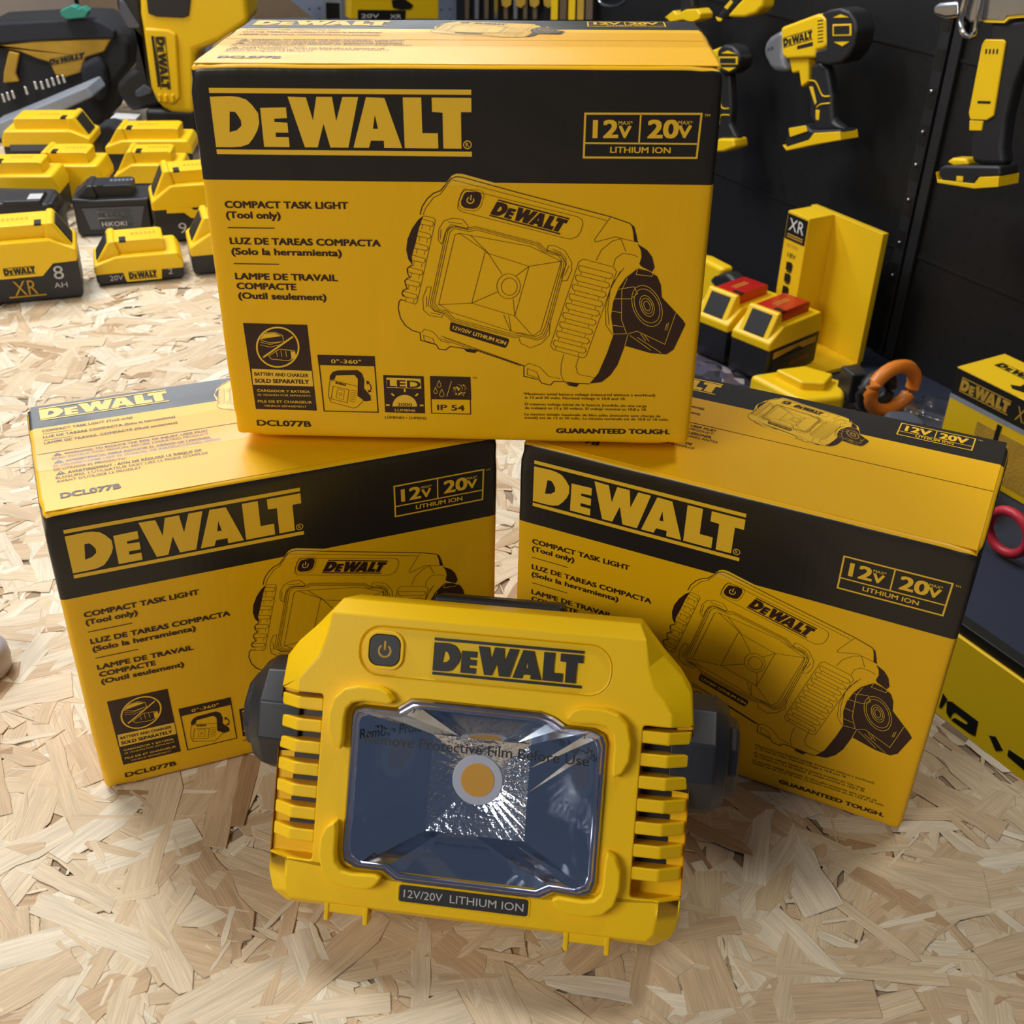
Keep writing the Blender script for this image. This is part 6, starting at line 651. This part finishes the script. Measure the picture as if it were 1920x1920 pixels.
def osb():
    m=bpy.data.materials.new('strand_wood'); m.use_nodes=True; nt=m.node_tree; N=nt.nodes; L=nt.links; b=N['Principled BSDF']; b.inputs['Roughness'].default_value=.55; b.inputs['Specular IOR Level'].default_value=.35
    at=N.new('ShaderNodeAttribute'); at.attribute_name='tone'; ar=N.new('ShaderNodeAttribute'); ar.attribute_name='rim'; uv=N.new('ShaderNodeUVMap')
    mp=N.new('ShaderNodeMapping'); mp.inputs['Scale'].default_value=(30,900,1); L.new(uv.outputs[0],mp.inputs[0])
    n1=N.new('ShaderNodeTexNoise'); n1.inputs['Scale'].default_value=1; n1.inputs['Detail'].default_value=5; L.new(mp.outputs[0],n1.inputs[0])
    mp2=N.new('ShaderNodeMapping'); mp2.inputs['Scale'].default_value=(14,160,1); L.new(uv.outputs[0],mp2.inputs[0])
    n2=N.new('ShaderNodeTexNoise'); n2.inputs['Scale'].default_value=1; n2.inputs['Detail'].default_value=4; L.new(mp2.outputs[0],n2.inputs[0])
    cr=N.new('ShaderNodeValToRGB'); L.new(at.outputs['Fac'],cr.inputs[0]); e=cr.color_ramp.elements
    e[0].color=(.40,.25,.13,1); e[1].color=(.84,.77,.62,1)
    for p,c in ((.03,(.50,.33,.18,1)),(.1,(.60,.44,.27,1)),(.3,(.66,.51,.33,1)),(.5,(.70,.56,.37,1)),(.7,(.72,.60,.43,1)),(.9,(.76,.67,.51,1))): q=e.new(p); q.color=c
    r1=N.new('ShaderNodeMapRange'); r1.inputs[1].default_value=.3; r1.inputs[2].default_value=.7; r1.inputs[3].default_value=.80; r1.inputs[4].default_value=1.10; L.new(n1.outputs['Fac'],r1.inputs[0])
    r2=N.new('ShaderNodeMapRange'); r2.inputs[1].default_value=.25; r2.inputs[2].default_value=.6; r2.inputs[3].default_value=.82; r2.inputs[4].default_value=1.03; L.new(n2.outputs['Fac'],r2.inputs[0])
    mu=N.new('ShaderNodeMath'); mu.operation='MULTIPLY'; L.new(r1.outputs[0],mu.inputs[0]); L.new(r2.outputs[0],mu.inputs[1])
    rr=N.new('ShaderNodeMapRange'); rr.inputs[3].default_value=1; rr.inputs[4].default_value=.76; nr=N.new('ShaderNodeTexNoise'); nr.inputs['Scale'].default_value=60; tco=N.new('ShaderNodeTexCoord'); L.new(tco.outputs['Object'],nr.inputs[0]); rg=N.new('ShaderNodeMapRange'); rg.inputs[1].default_value=.45; rg.inputs[2].default_value=.62; L.new(nr.outputs['Fac'],rg.inputs[0]); mr=N.new('ShaderNodeMath'); mr.operation='MULTIPLY'; L.new(ar.outputs['Fac'],mr.inputs[0]); L.new(rg.outputs[0],mr.inputs[1]); L.new(mr.outputs[0],rr.inputs[0])
    m2=N.new('ShaderNodeMath'); m2.operation='MULTIPLY'; L.new(mu.outputs[0],m2.inputs[0]); L.new(rr.outputs[0],m2.inputs[1])
    mx=N.new('ShaderNodeVectorMath'); mx.operation='SCALE'; L.new(cr.outputs[0],mx.inputs[0]); L.new(m2.outputs[0],mx.inputs['Scale']); L.new(mx.outputs[0],b.inputs['Base Color'])
    bp=N.new('ShaderNodeBump'); bp.inputs['Strength'].default_value=.5; bp.inputs['Distance'].default_value=.0006; L.new(mu.outputs[0],bp.inputs['Height']); L.new(bp.outputs[0],b.inputs['Normal'])
    return m
M['osb']=osb(); M['osb_base']=mat('board_core',(.42,.31,.2),.8,noise=.5)
table()
# lower counter
def wallmat(name,col,holes,dark,sc=39.0,rough=.5):
    m=mat(name,col,rough); nt=m.node_tree; b=nt.nodes['Principled BSDF']; tc=nt.nodes.new('ShaderNodeTexCoord'); sx=nt.nodes.new('ShaderNodeSeparateXYZ'); nt.links.new(tc.outputs['Object'],sx.inputs[0])
    d=[]
    for ax in ('X','Z'):
        mu=nt.nodes.new('ShaderNodeMath'); mu.operation='MULTIPLY'; mu.inputs[1].default_value=sc; fr_=nt.nodes.new('ShaderNodeMath'); fr_.operation='FRACT'; sb=nt.nodes.new('ShaderNodeMath'); sb.operation='SUBTRACT'; sb.inputs[1].default_value=.5; sq=nt.nodes.new('ShaderNodeMath'); sq.operation='POWER'; sq.inputs[1].default_value=2
        ab=nt.nodes.new('ShaderNodeMath'); ab.operation='ABSOLUTE'
        nt.links.new(sx.outputs[ax],mu.inputs[0]); nt.links.new(mu.outputs[0],fr_.inputs[0]); nt.links.new(fr_.outputs[0],sb.inputs[0]); nt.links.new(sb.outputs[0],ab.inputs[0]); nt.links.new(ab.outputs[0],sq.inputs[0]); d.append(sq)
    ad=nt.nodes.new('ShaderNodeMath'); nt.links.new(d[0].outputs[0],ad.inputs[0]); nt.links.new(d[1].outputs[0],ad.inputs[1])
    lt=nt.nodes.new('ShaderNodeMath'); lt.operation='LESS_THAN'; lt.inputs[1].default_value=holes; nt.links.new(ad.outputs[0],lt.inputs[0])
    mx=nt.nodes.new('ShaderNodeMixRGB'); mx.inputs[1].default_value=(*col,1); mx.inputs[2].default_value=(*dark,1); nt.links.new(lt.outputs[0],mx.inputs[0]); nt.links.new(mx.outputs[0],b.inputs['Base Color']); return m
M['navy']=mat('navy_laminate',(.016,.022,.045),.6,bump=.05,bscale=600)
M['blackp']=wallmat('black_pegboard',(.007,.007,.0078),.006,(.002,.002,.002),26)
M['bluep']=wallmat('grey_blue_pegboard',(.30,.36,.50),.012,(.05,.07,.12),39)
M['darkw']=mat('dark_floor',(.02,.018,.016),.7)
T=empty('display_counter',WP(1.0,1.2,-.22),angN,'low navy topped counter with yellow lettered front along the black wall','counter')
X=lambda n0,n1,e0,e1,z0,z1: box(n0-1.0,n1-1.0,e0-1.2,e1-1.2,z0+.22,z1+.22)
m=MB(); m.add(*X(1.012,1.499,-.6,2.88,-.245,-.2205),'navy'); m.build('counter_top',T,bev=.001)
m=MB(); m.add(*X(.9995,1.016,-.6,2.88,-.2125,-.198),'ink'); m.add(*X(1.012,1.499,-.6,2.88,-.9,-.246),'ink'); m.build('counter_body',T,bev=.001)
m=MB(); m.add(*X(.996,1.010,-.6,2.88,-.48,-.2128),'board'); pn=m.build('front_panel',T,bev=.002,seg=3)
m=MB()
for e_ in ITEMS['fascia']: m.add(*prism([(x*.001-1.2,z*.001+.22) for x,z in e_[5]],0,.0006,lambda s,z,t:(-.0042-t,s,z)),'ink')
m.build('panel_lettering',pn,smooth=False)
# walls and floor
def slab(name,mb,**k): o=mb.build(name,None,smooth=False); o['kind']='structure'; return o
def wallobj(name,origin,ang,w,z0,z1,th,key):
    m=MB(); m.add(*box(0,w,0,th,z0,z1),key); o=slab(name,m); o.location=origin; o.rotation_euler=(0,0,ang); return o
angE=math.atan2(EV.y,EV.x)
p=NV*1.5+EV*2.9; wallobj('wall_right',(p.x,p.y,0),angE+PI,4.4,-.92,1.9,.03,'blackp')
p=NV*(-1.9)+EV*2.93; wallobj('wall_back',(p.x,p.y,0),angN,3.6,-.92,1.9,.03,'bluep')
m=MB(); m.add(*box(-3.2,3.4,-1.6,3.9,-.96,-.921),'darkw'); slab('floor',m)
# slotted wall rail and seams
T=empty('wall_rail',tuple(WP(1.498,1.30,-.2195)),angE+PI,'black slotted upright rail with screws on the black pegboard wall','wall rail')
m=MB(); m.add(*box(-.022,-.002,-.006,.0,0,.9),'blk'); m.add(*box(.004,.022,-.006,.0,0,.9),'blk'); m.build('upright',T,bev=.001)
for i in range(16): z=.02+i*.055; m=MB(); m.add(*box(-.019,-.005,-.0068,-.0061,z,z+.03),'ink'); m.build('slot',T,smooth=False)
for z in (.14,.195,.265,.32,.37,.43): m=MB(); m.add(*ball((-.012,-.008,z),.0030,5),'silver'); m.build('screw',T,angle=80)
T=empty('wall_panel_joint',tuple(WP(1.499,1.2,-.04)),angE+PI,'thin raised joint strip between the black pegboard sheets','panel joint')
m=MB(); m.add(*box(-1.6,1.2,-.0015,0,0,.004),'ink'); m.build('joint_strip',T); m=MB(); m.add(*box(-1.6,1.2,-.0015,0,.298,.302),'ink'); m.build('joint_strip',T)
# ---------------------------------------------------------------- light
def area(name,loc,tgt,sx,sy,pw,col):
    l=bpy.data.lights.new(name,'AREA'); l.shape='RECTANGLE'; l.size=sx; l.size_y=sy; l.energy=pw; l.color=col
    o=bpy.data.objects.new(name,l); COL.objects.link(o); o.location=loc; o.rotation_euler=(Vector(tgt)-Vector(loc)).to_track_quat('-Z','Y').to_euler(); return o
WORLD=.16; EXPO=0.15
area('ceiling_tube',(-.75,2.45,1.30),(-.1,.6,.1),1.7,.09,18,(.90,.95,1))
area('ceiling_panel',(-1.15,1.75,2.0),(-.1,.6,0),.9,.5,36,(1,.97,.93))
area('front_fill',(-1.45,-.75,1.35),(.0,.6,.15),1.1,.6,24,(1,.94,.85))  # added fill light out of view, brightens the carton and lamp fronts
area('ceiling_spot',(.75,1.05,1.9),(.25,.7,0),.3,.3,9,(1,.92,.78))

w=bpy.data.worlds.new('w'); bpy.context.scene.world=w; w.use_nodes=True; w.node_tree.nodes['Background'].inputs[0].default_value=(.34,.43,.62,1); w.node_tree.nodes['Background'].inputs[1].default_value=WORLD
# ---------------------------------------------------------------- camera
cam=bpy.data.cameras.new('camera'); co=bpy.data.objects.new('camera',cam); COL.objects.link(co)
f=2194.698; cam.sensor_width=36; cam.sensor_height=36; cam.sensor_fit='HORIZONTAL'; cam.lens=36*f/1920; cam.shift_x=48.568/1920; cam.shift_y=76.717/1920; cam.clip_start=.02; cam.clip_end=30
pt,rl=.59291001,.01263679
R=Matrix(((math.cos(rl),math.sin(rl)*math.sin(pt),math.sin(rl)*math.cos(pt)),(-math.sin(rl),math.cos(rl)*math.sin(pt),math.cos(rl)*math.cos(pt)),(0,math.cos(pt),-math.sin(pt))))
mw=Matrix((( R[0][0],R[1][0],-R[2][0],0),(R[0][1],R[1][1],-R[2][1],0),(R[0][2],R[1][2],-R[2][2],.615048),(0,0,0,1)))
co.matrix_world=mw; sc=bpy.context.scene; sc.camera=co
cam.dof.use_dof=True; cam.dof.focus_distance=.83; cam.dof.aperture_fstop=18
sc.view_settings.view_transform='Standard'; sc.view_settings.look='None'; sc.view_settings.gamma=1; sc.view_settings.use_curve_mapping=False; sc.view_settings.exposure=EXPO
